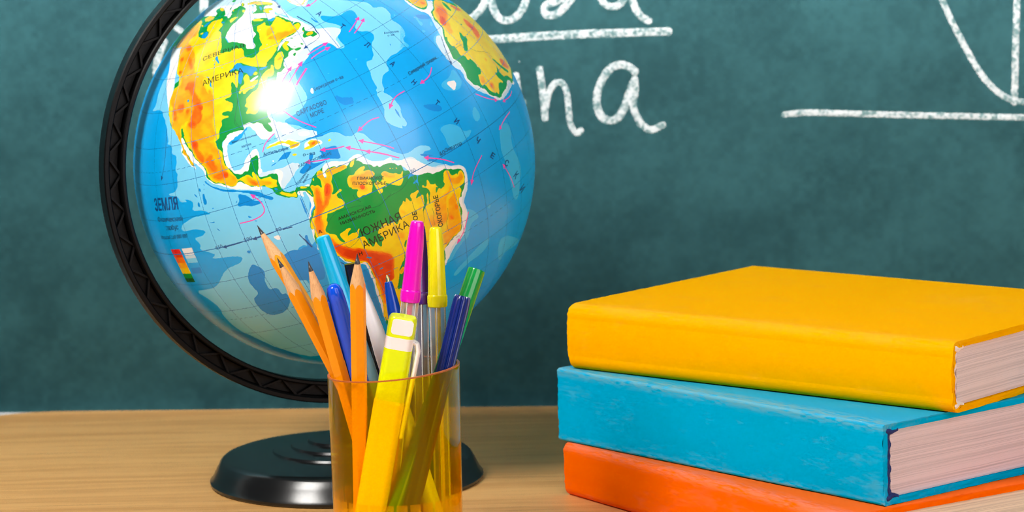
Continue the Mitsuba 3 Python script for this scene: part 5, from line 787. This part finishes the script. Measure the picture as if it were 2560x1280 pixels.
# meridian arc: a flat half ring of two rims, a recessed web and zigzag ribs
AX = MR[:, 2]
AE = np.array([-0.85401541, -0.36103642, -0.37458027]); AN = np.array([-0.37864318, 0.92510753, -0.0283795])
RA = np.stack([AE, AX, -np.cross(AE, AX)], 1) if np.linalg.det(np.stack([AE, AX, AN], 1)) < 0 else np.stack([AE, AX, AN], 1)
def ring_part(r0, r1, z0, z1, t0=-97, t1=97, n=160, bevel=0.0006):
    t = np.radians(np.linspace(t0, t1, n))
    prof = [(r0, z0 + bevel), (r0 + bevel, z0), (r1 - bevel, z0), (r1, z0 + bevel), (r1, z1 - bevel), (r1 - bevel, z1), (r0 + bevel, z1), (r0, z1 - bevel)]
    k = len(prof)
    v = np.array([[r * math.cos(a), r * math.sin(a), z] for a in t for r, z in prof])
    f = []
    for s in range(n - 1):
        for m in range(k):
            a, b = s * k + m, s * k + (m + 1) % k
            f += [[a, b, b + k], [a, b + k, a + k]]
    for s in (0, n - 1):
        o = s * k
        for m in range(1, k - 1):
            f.append([o, o + m, o + m + 1] if s else [o, o + m + 1, o + m])
    return trimesh.Trimesh(v, f, process=False)
rin, rout, hz = 0.1140, 0.1256, 0.0056
tell('globe__meridian_arc', 'black curved arm holding the ball')
part('globe__meridian_arc__rim', place(ring_part(rin, rin + 0.0024, -hz, hz), RA, BALL), 'm_black', 40)
part('globe__meridian_arc__rim', place(ring_part(rout - 0.0030, rout, -hz, hz), RA, BALL), 'm_black', 40)
part('globe__meridian_arc__web', place(ring_part(rin + 0.0023, rout - 0.0029, 0.0012, 0.0028), RA, BALL), 'm_black')
nz = 40
for k in range(nz):
    a, b = math.radians(-92 + 184 * k / nz), math.radians(-92 + 184 * (k + 1) / nz)
    r0, r1 = (rin + 0.002, rout - 0.0025) if k % 2 else (rout - 0.0025, rin + 0.002)
    p0, p1 = np.array([r0 * math.cos(a), r0 * math.sin(a)]), np.array([r1 * math.cos(b), r1 * math.sin(b)])
    m = extrude(LineString([p0, p1]).buffer(0.00050, cap_style='flat'), 0.0040); m.apply_translation([0, 0, -0.0022])
    part('globe__meridian_arc__rib', place(m, RA, BALL), 'm_black')
RX = frame(AX)
for s, nm in ((1, 'pole_pin'), (-1, 'pole_pin')):
    m = lathe([(0, R - 0.001), (0.0042, R - 0.001), (0.0042, R + 0.003), (0.0030, R + 0.0035), (0.0030, 0.1150), (0, 0.1150)], 32)
    if s > 0: m = cat([m, lathe([(0, 0.1245), (0.006, 0.1245), (0.006, 0.128), (0.004, 0.131), (0, 0.131)], 32)])
    part('globe__' + nm, place(m, frame(AX * s), BALL), 'm_black', 30)
# base and stem
BC = np.array([BALL[0] + 0.0008, BALL[1], 0.0])
prof = [(0.0, 0.0), (0.0715, 0.0), (0.0725, 0.0008), (0.0727, 0.0022), (0.0712, 0.0040), (0.0690, 0.0085), (0.0668, 0.0126), (0.0652, 0.0140), (0.0630, 0.0148),
        (0.0400, 0.0164), (0.0392, 0.0166), (0.0386, 0.0178), (0.0370, 0.0182), (0.0302, 0.0186), (0.0294, 0.0189), (0.0288, 0.0202), (0.0272, 0.0206), (0.0212, 0.0210), (0.0204, 0.0213), (0.0198, 0.0228), (0.0182, 0.0232), (0.0125, 0.0236), (0.0, 0.0236)]
part('globe__base', place(lathe(prof, 128), np.eye(3), BC), 'm_black_base', 35, 'round black glossy foot with stepped rings')
part('globe__stem', place(lathe([(0.0, 0.0230), (0.0088, 0.0230), (0.0076, 0.0270), (0.0068, 0.0380), (0.0068, 0.0466), (0.0, 0.0466)], 40), np.eye(3), BC), 'm_black', 35)

# ------------------------------------------------------------------ books
def book(key, pose, z0, color, worn, label, r_spine, bulge, head, twist, seed, pages_c):
    x, y, th, L, W, H = pose
    ca, sa = math.cos(th), math.sin(th)
    Rm = np.array([[ca, -sa, 0], [sa, ca, 0], [0, 0, 1.0]]); o = np.array([x, y, z0])
    t = 0.0031
    # cover: C-shaped section in (b, z), spine at b = 0
    def section(inset):
        zs = np.linspace(0, 1, 25)
        rr = r_spine - inset * 0.6
        pts = []
        for s in np.linspace(-np.pi / 2, np.pi / 2, 2): pass
        body = sbox(inset, inset, W + 0.02, H - inset)
        if rr > 0.0004: body = body.buffer(-rr).buffer(rr, quad_segs=10)
        if bulge:
            a = np.linspace(-1, 1, 31)
            arc = np.c_[inset + 0.0008 - bulge * (1 - a ** 2), H / 2 + a * (H / 2 - inset - rr * 0.55)]
            body = body.union(Polygon(np.vstack([arc, [[0.01, H - inset - rr * 0.5], [0.01, inset + rr * 0.5]]])).buffer(0))
        return body
    outer = section(0.0).intersection(sbox(-1, -1, W, H + 1)); inner = section(t)
    C = outer.difference(inner.intersection(sbox(-1, t, W + 1, H - t)).buffer(0)).buffer(0)
    if C.geom_type != 'Polygon': C = max(C.geoms, key=lambda g: g.area)
    m = extrude(C.simplify(0.00002), L)                      # along z, to become a
    v = np.array(m.vertices); m = trimesh.Trimesh(np.c_[v[:, 2], v[:, 0], v[:, 1]], m.faces[:, ::1], process=False)
    m.fix_normals()
    v, f = trimesh.remesh.subdivide_to_size(m.vertices, m.faces, 0.006, max_iter=16)
    m = trimesh.Trimesh(v, f, process=True); m.merge_vertices()
    v = np.array(m.vertices)
    n3 = meshkit.fbm(v * 40 + seed * 3.1, 3, seed) - 0.5
    e3 = meshkit.fbm(v * 420 + seed, 2, seed + 5) - 0.5
    endness = np.clip(1 - np.minimum(v[:, 0], L - v[:, 0]) / 0.006, 0, 1)
    v[:, 0] += e3 * 0.0014 * endness
    spine = v[:, 1] < 0.012
    v[:, 1] += np.where(spine, n3 * 0.0012, 0)
    m.vertices = v
    M = place(m, Rm, o)
    ci, wi = lin(*color), lin(*worn)
    def col(p, n, uv):
        px, py, pz = p.x - x, p.y - y, p.z - z0
        a, b = px * ca + py * sa, -px * sa + py * ca
        q = fbm(a * 260, b * 900, pz * 900, 3)
        big = fbm(a * 26, b * 60, pz * 60 + seed, 3)
        soft = fbm(a * 90, b * 150, pz * 150 + seed, 3)
        scuff = smoothstep(0.54, 0.78, 0.25 * q + 0.35 * soft + 0.4 * big)
        edge_t = smoothstep(0.0055, 0.0, dr.abs(pz - H) + dr.maximum(b - 0.0035, 0) * 0.55) * smoothstep(0.30, 0.62, q * 0.65 + 0.35 * big)
        edge_b = smoothstep(0.0045, 0.0, dr.abs(pz) + dr.maximum(b - 0.003, 0)) * smoothstep(0.34, 0.66, q)
        flat = smoothstep(0.0008, 0.0, dr.abs(pz - H)) * 0.30
        wgt = dr.minimum(0.24 * scuff + twist * edge_t + 0.6 * twist * edge_b + flat * (0.4 + 0.6 * big) * twist, 0.85)
        return mix(ci, wi, wgt)
    scene['m_' + key] = {'type': 'twosided', 'bsdf': {'type': 'diffuse', 'reflectance': mikit.proc(col)}}
    part(key + '__cover', M, 'm_' + key, 40)
    tell(key, label, 'book', None)
    # page block with fine leaf lines
    g = 0.0017
    pb = sbox(0.0066, t + 0.0001, W - g, H - t - 0.0001)
    m = extrude(pb, L - 2 * g); v = np.array(m.vertices); m = trimesh.Trimesh(np.c_[v[:, 2] + g, v[:, 0], v[:, 1]], m.faces, process=False); m.fix_normals()
    def page(p, n, uv):
        px, py, pz = p.x - x, p.y - y, p.z - z0
        a, b = px * ca + py * sa, -px * sa + py * ca
        zz = pz + 0.0012 * noise(b * 22, a * 22, seed * 1.0) + 0.0004 * noise(b * 90, a * 90, 3.0)
        l = 0.55 * noise(zz * 5200, b * 12, 1.0) + 0.45 * noise(zz * 2100, b * 8, 5.0)
        gap = smoothstep(0.80, 0.93, noise(zz * 1300, b * 14, 9.0))
        return mix(mix(lin(*pages_c), lin(*[c * 0.90 for c in pages_c]), smoothstep(0.3, 0.75, l)), lin(*[c * 0.80 for c in pages_c]), gap * 0.5)
    mat('m_' + key + '_pages', mikit.proc(page), 0.9, specular=0.1)
    part(key + '__page_block', place(m, Rm, o), 'm_' + key + '_pages', False, 'off-white edge of the pages')
    # folded cloth and lining at the head of the spine
    mat('m_' + key + '_lining', head, 0.7)
    hs = []
    zz = np.linspace(t * 0.9, H - t * 0.9, 40)
    b0 = 0.0030 - bulge * 0.7 * np.sin(np.pi * (zz / H)) + 0.0006 * np.sin(zz * 1100 + seed)
    path = np.c_[np.full(40, L - 0.0016), b0 + 0.0017, zz]
    def bead(path, rad):
        ms = []
        k = 10; ang = np.arange(k) * 2 * np.pi / k
        tg = np.gradient(path, axis=0); tg /= np.linalg.norm(tg, axis=1)[:, None]
        s1 = np.cross(tg, [1.0, 0.2, 0.1]); s1 /= np.linalg.norm(s1, axis=1)[:, None]; s2 = np.cross(tg, s1)
        v = (path[:, None] + rad[:, None, None] * (np.cos(ang)[None, :, None] * s1[:, None] + np.sin(ang)[None, :, None] * s2[:, None])).reshape(-1, 3)
        n = len(path); f = []
        for s in range(n - 1):
            i = np.arange(k); j = (i + 1) % k
            f += [np.stack([s * k + i, s * k + j, (s + 1) * k + j], 1), np.stack([s * k + i, (s + 1) * k + j, (s + 1) * k + i], 1)]
        f.append([[0, q + 1, q] for q in range(1, k - 1)]); f.append([[(n - 1) * k, (n - 1) * k + q, (n - 1) * k + q + 1] for q in range(1, k - 1)])
        return trimesh.Trimesh(v, np.concatenate([np.array(q) for q in f]), process=False)
    part(key + '__spine_lining', place(bead(path, 0.0012 + 0.0002 * np.sin(np.linspace(0, 19, 40))), Rm, o), 'm_' + key + '_lining', 50)
    for zt, sg in ((t * 0.95, 1), (H - t * 0.95, -1)):
        bb = np.linspace(0.0028, 0.0105, 12)
        part(key + '__headband_end', place(bead(np.c_[L - 0.0012 + 0.0004 * np.sin(np.linspace(0, 7, 12)), bb, zt + sg * 0.0010 * np.sin(np.linspace(0, 3.1, 12))], 0.0016 - 0.0005 * np.linspace(0, 1, 12)), Rm, o), 'm_' + key + '_lining', 50)

book('orange_book', (0.0240, 1.5027, -0.9875, 0.2230, 0.1516, 0.0276), 0.0, (255, 106, 2), (255, 132, 100), 'orange hardcover book lying on the desk under the blue book', 0.0042, 0.0010, (225, 200, 180), 0.7, 1, (236, 222, 200))
book('blue_book', (0.0217, 1.5084, -0.8780, 0.2271, 0.1544, 0.0378), 0.0277, (0, 172, 222), (120, 182, 196), 'blue hardcover book in the middle of the stack of three', 0.0016, 0.0, (14, 40, 104), 0.75, 2, (230, 210, 212))
book('yellow_book', (0.0277, 1.5030, -0.7079, 0.2288, 0.1616, 0.0336), 0.0656, (255, 180, 0), (255, 180, 50), 'yellow hardcover book on top of the stack', 0.0060, 0.0016, (240, 226, 214), 0.5, 3, (232, 214, 212))

# ------------------------------------------------------------------ pen cup
CC = np.array([-0.0562, 1.36, 0.0])
RO, RI = 0.0307, 0.0295
def rim_z(x): return 0.0932 + 0.070 * x                  # the rim is cut at a slight slant
def cup_sheet(r_top, r_bot, z0, n=144, k=24, flute=0.0, zf=0.034):
    a = np.arange(n) * 2 * np.pi / n
    v = []
    for t in np.linspace(0, 1, k):
        r = r_bot + (r_top - r_bot) * t
        for q in a:
            x, y = r * math.cos(q), r * math.sin(q)
            z = z0 + (rim_z(x) - z0) * t
            v.append([x, y, z])
    f = []
    for s in range(k - 1):
        i = np.arange(n); j = (i + 1) % n
        f += [np.stack([s * n + i, s * n + j, (s + 1) * n + j], 1), np.stack([s * n + i, (s + 1) * n + j, (s + 1) * n + i], 1)]
    return trimesh.Trimesh(v, np.concatenate(f), process=False), n, k
scene['m_cup'] = {'type': 'blendbsdf', 'weight': 0.115,
    'bsdf_a': {'type': 'thindielectric', 'int_ior': 1.22, 'specular_transmittance': {'type': 'rgb', 'value': [1.0, 0.90, 0.01]}},
    'bsdf_b': {'type': 'twosided', 'bsdf': {'type': 'diffuse', 'reflectance': {'type': 'rgb', 'value': [1.0, 0.52, 0.0]}}}}
scene['m_flute'] = {**scene['m_cup'], 'weight': 0.32}
mat('m_cup_rim', (176, 96, 44), 0.3)
mat('m_cup_solid', (214, 140, 0), 0.25, spec_trans=0.0)
wall, n, k = cup_sheet(RO, 0.0299, 0.0)
part('pen_cup__wall', place(wall, np.eye(3), CC), 'm_cup', True, 'clear amber plastic wall')
rv = np.concatenate([wall.vertices[-n:] * [1, 1, 1], wall.vertices[-n:] * [RI / RO, RI / RO, 1], wall.vertices[-n:] + [0, 0, -0.0006], wall.vertices[-n:] * [RI / RO, RI / RO, 1] + [0, 0, -0.0006]])
i = np.arange(n); j = (i + 1) % n
rf = np.concatenate([np.stack([i, j, j + n], 1), np.stack([i, j + n, i + n], 1), np.stack([i, i + 2 * n, j + 2 * n], 1), np.stack([i, j + 2 * n, j], 1), np.stack([i + n, j + n, j + 3 * n], 1), np.stack([i + n, j + 3 * n, i + 3 * n], 1)])
part('pen_cup__rim', place(trimesh.Trimesh(rv, rf, process=False), np.eye(3), CC), 'm_cup_rim', False, 'thin reddish brown cut rim')
tell('pen_cup', 'transparent amber pen cup in front of the globe, full of pens and pencils', 'pen cup')
# fluted band at the foot: each flute is a ridge
NF = 30
for q in range(NF):
    a = 2 * math.pi * q / NF
    w = 0.0300 * math.pi / NF * 0.80
    prof2 = [(-w, 0.0), (-w * 0.7, 0.0007), (0, 0.0010), (w * 0.7, 0.0007), (w, 0.0)]
    v = []
    for z in (0.0005, 0.0332, 0.0348):
        for s, hgt in prof2:
            rr = 0.02960 - (hgt if z < 0.034 else 0)
            ang = a + s / 0.030
            v.append([rr * math.cos(ang), rr * math.sin(ang), z])
    f = []
    for s in range(2):
        for m in range(4):
            b = s * 5 + m
            f += [[b, b + 6, b + 1], [b, b + 5, b + 6]]
    part('pen_cup__flute', place(trimesh.Trimesh(v, f, process=False), np.eye(3), CC), 'm_flute', True)
part('pen_cup__bottom', place(lathe([(0, 0.0), (0.0298, 0.0), (0.0298, 0.0040), (0, 0.0040)], 64), np.eye(3), CC), 'm_cup_solid', 30)

# ------------------------------------------------------------------ pencils and pens
PENS = {'pencil0': [[-0.0307, 1.35908, 0.0065], [-0.1195, 1.38758, 0.15884]], 'pencil1': [[-0.04433, 1.37689, 0.0065], [-0.10742, 1.34658, 0.14879]], 'pencil2': [[-0.06104, 1.37197, 0.0065], [-0.0924, 1.33576, 0.14835]], 'pencil3': [[-0.07384, 1.36436, 0.0065], [-0.0693, 1.3233, 0.15289]], 'cyan': [[-0.05682, 1.3769, 0.05073], [-0.08798, 1.37434, 0.15393]], 'blue': [[-0.05311, 1.36864, 0.0065], [-0.08207, 1.34264, 0.1359]], 'black': [[-0.05329, 1.382, 0.0065], [-0.07516, 1.38536, 0.13938]], 'white': [[-0.03345, 1.35039, 0.0065], [-0.07076, 1.37387, 0.13148]], 'ballpoint': [[-0.03703, 1.37677, 0.0065], [-0.05904, 1.38601, 0.13337]], 'magenta': [[-0.06185, 1.35442, 0.0065], [-0.04283, 1.35331, 0.16241]], 'purple': [[-0.04432, 1.37209, 0.05158], [-0.04321, 1.38327, 0.15678]], 'yellow': [[-0.03561, 1.368, 0.01401], [-0.03522, 1.37462, 0.15671]], 'green': [[-0.0656, 1.338, 0.0065], [-0.01661, 1.3765, 0.13601]], 'ribbed': [[-0.05597, 1.338, 0.0065], [-0.02315, 1.35949, 0.12626]], 'highlighter': [[-0.07268, 1.34883, 0.0065], [-0.05002, 1.33942, 0.12083]]}
mat('m_pencil_paint', (255, 160, 0), 0.32, specular=0.5)
mat('m_pencil_wood', mikit.proc(pencil_wood), 0.8, specular=0.15)
mat('m_graphite', (58, 56, 58), 0.35, specular=0.6)
def glossy(name, c, rough=0.12, **k): return mat(name, c, rough, specular=0.5, clearcoat=0.6, clearcoat_gloss=0.97, **k)
def axis_of(name):
    b, t = (np.array(q) for q in PENS[name])
    return b, t, np.linalg.norm(t - b), frame(t - b)

def man(m):
    return m3.Manifold(m3.Mesh(np.asarray(m.vertices, np.float32), np.asarray(m.faces, np.uint32)))
def back(M):
    q = M.to_mesh(); return trimesh.Trimesh(q.vert_properties[:, :3], q.tri_verts, process=False)

def pencil(key, name, turn, label, cone=0.0205, seed=0):
    b, t, L, Rm = axis_of(name)
    rc = 0.00368
    a = np.radians(np.arange(6) * 60 + turn)
    hexp = Polygon(np.c_[np.cos(a), np.sin(a)] * rc).buffer(-0.0004).buffer(0.0004, quad_segs=4)
    body = back(man(extrude(hexp, L + 0.001)))
    slope = rc / cone
    cn = trimesh.creation.cone(radius=slope * (L + 0.0004), height=L + 0.0004, sections=96)
    cut = back(man(body) ^ man(cn))
    cut = trimesh.Trimesh(cut.vertices, cut.faces, process=True)
    nz = cut.face_normals[:, 2]
    tip = nz > 0.05
    paint = cut.submesh([np.where(~tip)[0]], append=True)
    cone_m = cut.submesh([np.where(tip)[0]], append=True)
    zl = L - 0.0056
    lead = trimesh.intersections.slice_mesh_plane(cone_m, [0, 0, 1], [0, 0, zl])
    wood = trimesh.intersections.slice_mesh_plane(cone_m, [0, 0, -1], [0, 0, zl])
    lead.vertices[:, 2] = np.minimum(lead.vertices[:, 2], L - 0.0004)
    part(key + '__shaft', place(paint, Rm, b), 'm_pencil_paint', 25)
    part(key + '__wooden_cone', place(wood, Rm, b), 'm_pencil_wood', 25, 'bare sharpened wood')
    part(key + '__lead', place(lead, Rm, b), 'm_graphite', 30, 'dark grey point')
    tell(key, label, 'pencil', None)
pencil('pencil', 'pencil0', 10, 'orange pencil leaning furthest left, its point highest on the left')
pencil('pencil_001', 'pencil1', 24, 'orange pencil at the left rim, lying in front of the furthest leaning pencil')
pencil('pencil_002', 'pencil2', 40, 'orange pencil with its point beside the light blue pen, third from the left')
pencil('pencil_003', 'pencil3', 15, 'upright orange pencil at the front of the cup', cone=0.0175)

# clear barrelled ballpoints with coloured caps
scene['m_clear'] = {'type': 'blendbsdf', 'weight': 0.14, 'bsdf_a': {'type': 'thindielectric', 'int_ior': 1.49, 'specular_transmittance': {'type': 'rgb', 'value': [0.93, 0.94, 0.95]}},
    'bsdf_b': {'type': 'twosided', 'bsdf': {'type': 'diffuse', 'reflectance': rgb(232, 232, 236)}}}
scene['m_clear_rib'] = {'type': 'roughplastic', 'diffuse_reflectance': rgb(225, 226, 228), 'alpha': 0.08}
def capped(key, name, capc, inkc, caplen, r_top, label, hex_turn, extra=None):
    b, t, L, Rm = axis_of(name)
    glossy('m_' + key + '_cap', capc)
    zc = L - caplen
    a = np.radians(np.arange(6) * 60 + hex_turn)
    ring = Polygon(np.c_[np.cos(a), np.sin(a)] * 0.0041).buffer(-0.0005).buffer(0.0005, quad_segs=3)
    def sheet(r, n, z0, z1, ang0):
        q = np.arange(n) * 2 * np.pi / n + ang0
        v = np.concatenate([np.c_[np.cos(q) * r, np.sin(q) * r, np.full(n, z)] for z in (z0, z1)])
        i = np.arange(n); j = (i + 1) % n
        return trimesh.Trimesh(v, np.concatenate([np.stack([i, j, j + n], 1), np.stack([i, j + n, i + n], 1)]), process=False)
    part(key + '__barrel', place(sheet(0.0041, 6, 0, zc + 0.003, math.radians(hex_turn)), Rm, b), 'm_clear', False, 'clear hexagonal plastic barrel')
    for q in a:
        part(key + '__barrel_edge', place(trimesh.creation.cylinder(radius=0.00028, height=zc, sections=8, transform=trimesh.transformations.translation_matrix([0.0039 * math.cos(q), 0.0039 * math.sin(q), zc / 2])), Rm, b), 'm_clear_rib', True)
    
    mat('m_' + key + '_ink', inkc, 0.3)
    part(key + '__ink_tube', place(lathe([(0, 0.002), (0.00125, 0.002), (0.00125, zc + 0.004), (0, zc + 0.004)], 20), Rm, b), 'm_' + key + '_ink', 30, 'thin ink tube inside the barrel')
    c = caplen
    prof = [(0.0042, 0), (0.0045, 0.0003), (0.0047, 0.0020), (0.0047, 0.0052), (0.0044, 0.0056), (0.0043, 0.0060), (0.0041, 0.35 * c), (0.5 * (0.0041 + r_top) + 0.0003, 0.7 * c), (r_top + 0.0002, 0.94 * c), (r_top - 0.0001, 0.985 * c), (r_top - 0.0006, c), (0, c)]
    part(key + '__cap', place(lathe([(r, z + zc) for r, z in prof], 48), Rm, b), 'm_' + key + '_cap', 35, None)
    if extra:
        m = extrude(rounded_rect(0.0027, 0.0033, 0.0003), 0.0006)
        m.apply_transform(trimesh.transformations.rotation_matrix(math.pi / 2, [1, 0, 0])); m.apply_translation([0.0004, -0.00455, zc + 0.0034])
        part(key + '__cap_tab', place(m, Rm, b), 'm_' + key + '_cap', 30)
    tell(key, label, 'pen', None)
capped('capped_pen', 'magenta', (236, 0, 196), (240, 90, 130), 0.0375, 0.0030, 'clear ballpoint pen with a bright magenta cap', 12, True)
capped('capped_pen_001', 'purple', (66, 6, 120), (60, 50, 90), 0.0370, 0.0028, 'clear ballpoint pen with a dark purple cap, half hidden behind the magenta one', 40)
capped('capped_pen_002', 'yellow', (236, 226, 0), (240, 200, 0), 0.0372, 0.0028, 'clear ballpoint pen with a lemon yellow cap', 25)

# light blue capped pen
b, t, L, Rm = axis_of('cyan')
glossy('m_cyan', (0, 184, 236)); glossy('m_cyan_body', (150, 206, 226), 0.2)
cl = 0.046
part('light_blue_pen__cap', place(lathe([(0.0041, L - cl), (0.0044, L - cl + 0.0005), (0.0043, L - cl * 0.5), (0.0034, L - 0.0016), (0.0031, L - 0.0004), (0.0026, L), (0, L)], 48), Rm, b), 'm_cyan', 30)
part('light_blue_pen__barrel', place(lathe([(0.0018, 0), (0.0036, 0.004), (0.0038, L - cl + 0.001), (0, L - cl + 0.001)], 40), Rm, b), 'm_cyan_body', 30, 'paler barrel')
tell('light_blue_pen', 'light blue capped pen leaning left among the pencils', 'pen')
# glossy blue pen with round end and clip
b, t, L, Rm = axis_of('blue')
glossy('m_blue', (0, 82, 236), 0.08)
part('blue_pen__cap', place(lathe([(0.0040, 0.0), (0.0042, 0.002), (0.0041, L - 0.008), (0.0038, L - 0.004), (0.0030, L - 0.0015), (0.0017, L - 0.0003), (0, L)], 48), Rm, b), 'm_blue', 40)
hull = [m3.Manifold.sphere(r_, 24).translate(p_) for r_, p_ in ((0.0013, (-0.0042, -0.0016, L - 0.0075)), (0.0011, (-0.0047, -0.0012, L - 0.012)), (0.0009, (-0.0047, -0.0010, L - 0.036)))]
part('blue_pen__clip', place(cat([back(m3.Manifold.batch_hull([hull[k], hull[k + 1]])) for k in (0, 1)]), Rm, b), 'm_blue', 40)
tell('blue_pen', 'glossy royal blue pen with a rounded end between two pencils', 'pen')
# black marker seen between the light blue pen and the upright pencil
b, t, L, Rm = axis_of('black')
glossy('m_black_pen', (14, 13, 14), 0.2)
part('black_pen__cap', place(loft(lambda s: np.array(rounded_rect(0.0072, 0.0066, 0.0012, 4).exterior.coords)[:-1], [L - 0.04, L - 0.0008, L]), Rm, b), 'm_black_pen', 30)
part('black_pen__barrel', place(lathe([(0, 0), (0.0034, 0), (0.0034, L - 0.039), (0, L - 0.039)], 32), Rm, b), 'm_black_pen', 30)
tell('black_pen', 'black capped marker mostly hidden behind the upright pencil', 'pen')
# white tapering pen
b, t, L, Rm = axis_of('white')
glossy('m_white', (226, 222, 222), 0.28)
part('white_pen__barrel', place(lathe([(0, 0), (0.0041, 0), (0.0042, L * 0.5), (0.0041, L - 0.034), (0.0036, L - 0.022), (0.0026, L - 0.010), (0.0015, L - 0.0010), (0.0010, L), (0, L)], 48), Rm, b), 'm_white', 30)
part('white_pen__grip_band', place(lathe([(0.0042, L - 0.052), (0.00435, L - 0.0515), (0.00435, L - 0.0445), (0.0042, L - 0.044)], 40), Rm, b), 'm_cyan_body', 30)
tell('white_pen', 'white tapering pen behind the highlighter', 'pen')
# blue ballpoint, point up
b, t, L, Rm = axis_of('ballpoint')
glossy('m_navy', (0, 62, 170), 0.12)
scene['m_brass'] = {'type': 'roughconductor', 'material': 'Au', 'alpha': 0.15}
part('ballpoint_pen__barrel', place(lathe([(0, 0), (0.0036, 0), (0.0037, L - 0.040), (0.0036, L - 0.024), (0.0030, L - 0.014), (0.0021, L - 0.0052), (0.0017, L - 0.0034), (0.0011, L - 0.0032), (0, L - 0.0032)], 48), Rm, b), 'm_navy', 35)
part('ballpoint_pen__point', place(lathe([(0.0011, L - 0.0034), (0.0009, L - 0.0016), (0.0005, L - 0.0006), (0.0003, L), (0, L)], 32), Rm, b), 'm_brass', 30, 'small metal writing point')
tell('ballpoint_pen', 'blue ballpoint pen with its metal point up', 'pen')
# green marker
b, t, L, Rm = axis_of('green')
glossy('m_green', (0, 150, 62), 0.10); glossy('m_green_body', (30, 110, 40), 0.15)
cl = 0.0455
part('green_marker__cap', place(lathe([(0.0039, L - cl), (0.0042, L - cl + 0.0006), (0.0041, L - 0.0008), (0.0039, L), (0.0034, L), (0.0033, L - 0.0006), (0, L - 0.0006)], 56), Rm, b), 'm_green', 30)
part('green_marker__barrel', place(lathe([(0, 0), (0.0036, 0), (0.0038, 0.003), (0.0038, L - cl + 0.002), (0, L - cl + 0.002)], 48), Rm, b), 'm_green_body', 30)
tell('green_marker', 'green capped marker leaning right', 'pen')
# dark blue ribbed marker
b, t, L, Rm = axis_of('ribbed')
glossy('m_ribbed', (2, 30, 112), 0.14); glossy('m_ribbed_body', (24, 26, 40), 0.2)
def gear(r, dep, nt=14, k=8):
    q = np.arange(nt * k) * 2 * np.pi / (nt * k)
    rr = r - dep * np.clip(0.5 - 0.9 * np.cos(q * nt), 0, 1)
    return np.c_[np.cos(q) * rr, np.sin(q) * rr]
rs = [0.0040, 0.0041, 0.0041, 0.0040, 0.0038, 0.0035]; zz = [L - 0.040, L - 0.039, L - 0.006, L - 0.0022, L - 0.0008, L]
part('ribbed_marker__cap', place(loft(lambda s: gear(np.interp(s, np.linspace(0, 1, 6), rs), 0.0006), zz), Rm, b), 'm_ribbed', 40)
part('ribbed_marker__barrel', place(lathe([(0, 0), (0.0036, 0), (0.0037, 0.003), (0.0037, L - 0.039), (0, L - 0.039)], 48), Rm, b), 'm_ribbed_body', 30)
tell('ribbed_marker', 'dark blue marker with a ribbed cap in front of the green one', 'pen')
# highlighter
b, t, L, Rm = axis_of('highlighter')
glossy('m_lime', (222, 240, 0), 0.2); glossy('m_hl_body', (255, 226, 0), 0.22); glossy('m_hl_white', (240, 236, 236), 0.25)
W2, D2 = 0.0136, 0.0098
rrp = lambda w, d, r: np.array(rounded_rect(w, d, r, 6).exterior.coords)[:-1]
zc = L - 0.0395
part('highlighter__cap', place(loft(lambda s: rrp(W2 - (0.0002 if s < 0.98 else 0.0016) - 0.0006 * s, D2 - (0 if s < 0.98 else 0.0014), 0.0032), [zc, zc + 0.001, zc + 0.010, zc + 0.020, zc + 0.030, L - 0.0012, L]), Rm, b), 'm_lime', 40)
part('highlighter__body', place(loft(lambda s: rrp(W2 + 0.0004 - 0.0014 * (s > 0.9), D2 + 0.0002 - 0.001 * (s > 0.9), 0.0034), [0.0, zc * 0.5, zc - 0.0016, zc - 0.0012, zc + 0.0006]), Rm, b), 'm_hl_body', 40, 'yellow translucent body')
part('highlighter__white_band', place(loft(lambda s: rrp(W2 - 0.0006, D2 + 0.0003, 0.0032), [L - 0.0150, L - 0.0148, L - 0.0096, L - 0.0094]), Rm, b), 'm_hl_white', 40, 'white band around the cap')
m = extrude(rounded_rect(0.0098, 0.0072, 0.0016), 0.0007); m.apply_transform(trimesh.transformations.rotation_matrix(math.pi / 2, [1, 0, 0])); m.apply_translation([0.0004, -D2 / 2 + 0.0004, L - 0.0043])
part('highlighter__end_window', place(m, Rm, b), 'm_hl_white', 40, 'pinkish white window at the cap end')
cpth = [(0.0060, -0.0005, L - 0.0110), (0.0082, -0.0008, L - 0.0118), (0.0092, -0.0010, L - 0.0150), (0.0090, -0.0010, L - 0.024), (0.0078, -0.0012, L - 0.056)]
sp = [m3.Manifold.sphere(0.0012, 20).scale([1, 1.6, 1]).translate(q) for k, q in enumerate(cpth)]
part('highlighter__clip', place(cat([back(m3.Manifold.batch_hull([sp[k], sp[k + 1]])) for k in range(4)]), Rm, b), 'm_hl_white', 40, 'white pocket clip')
tell('highlighter', 'flat yellow highlighter with a white band and clip at the front of the cup', 'highlighter')
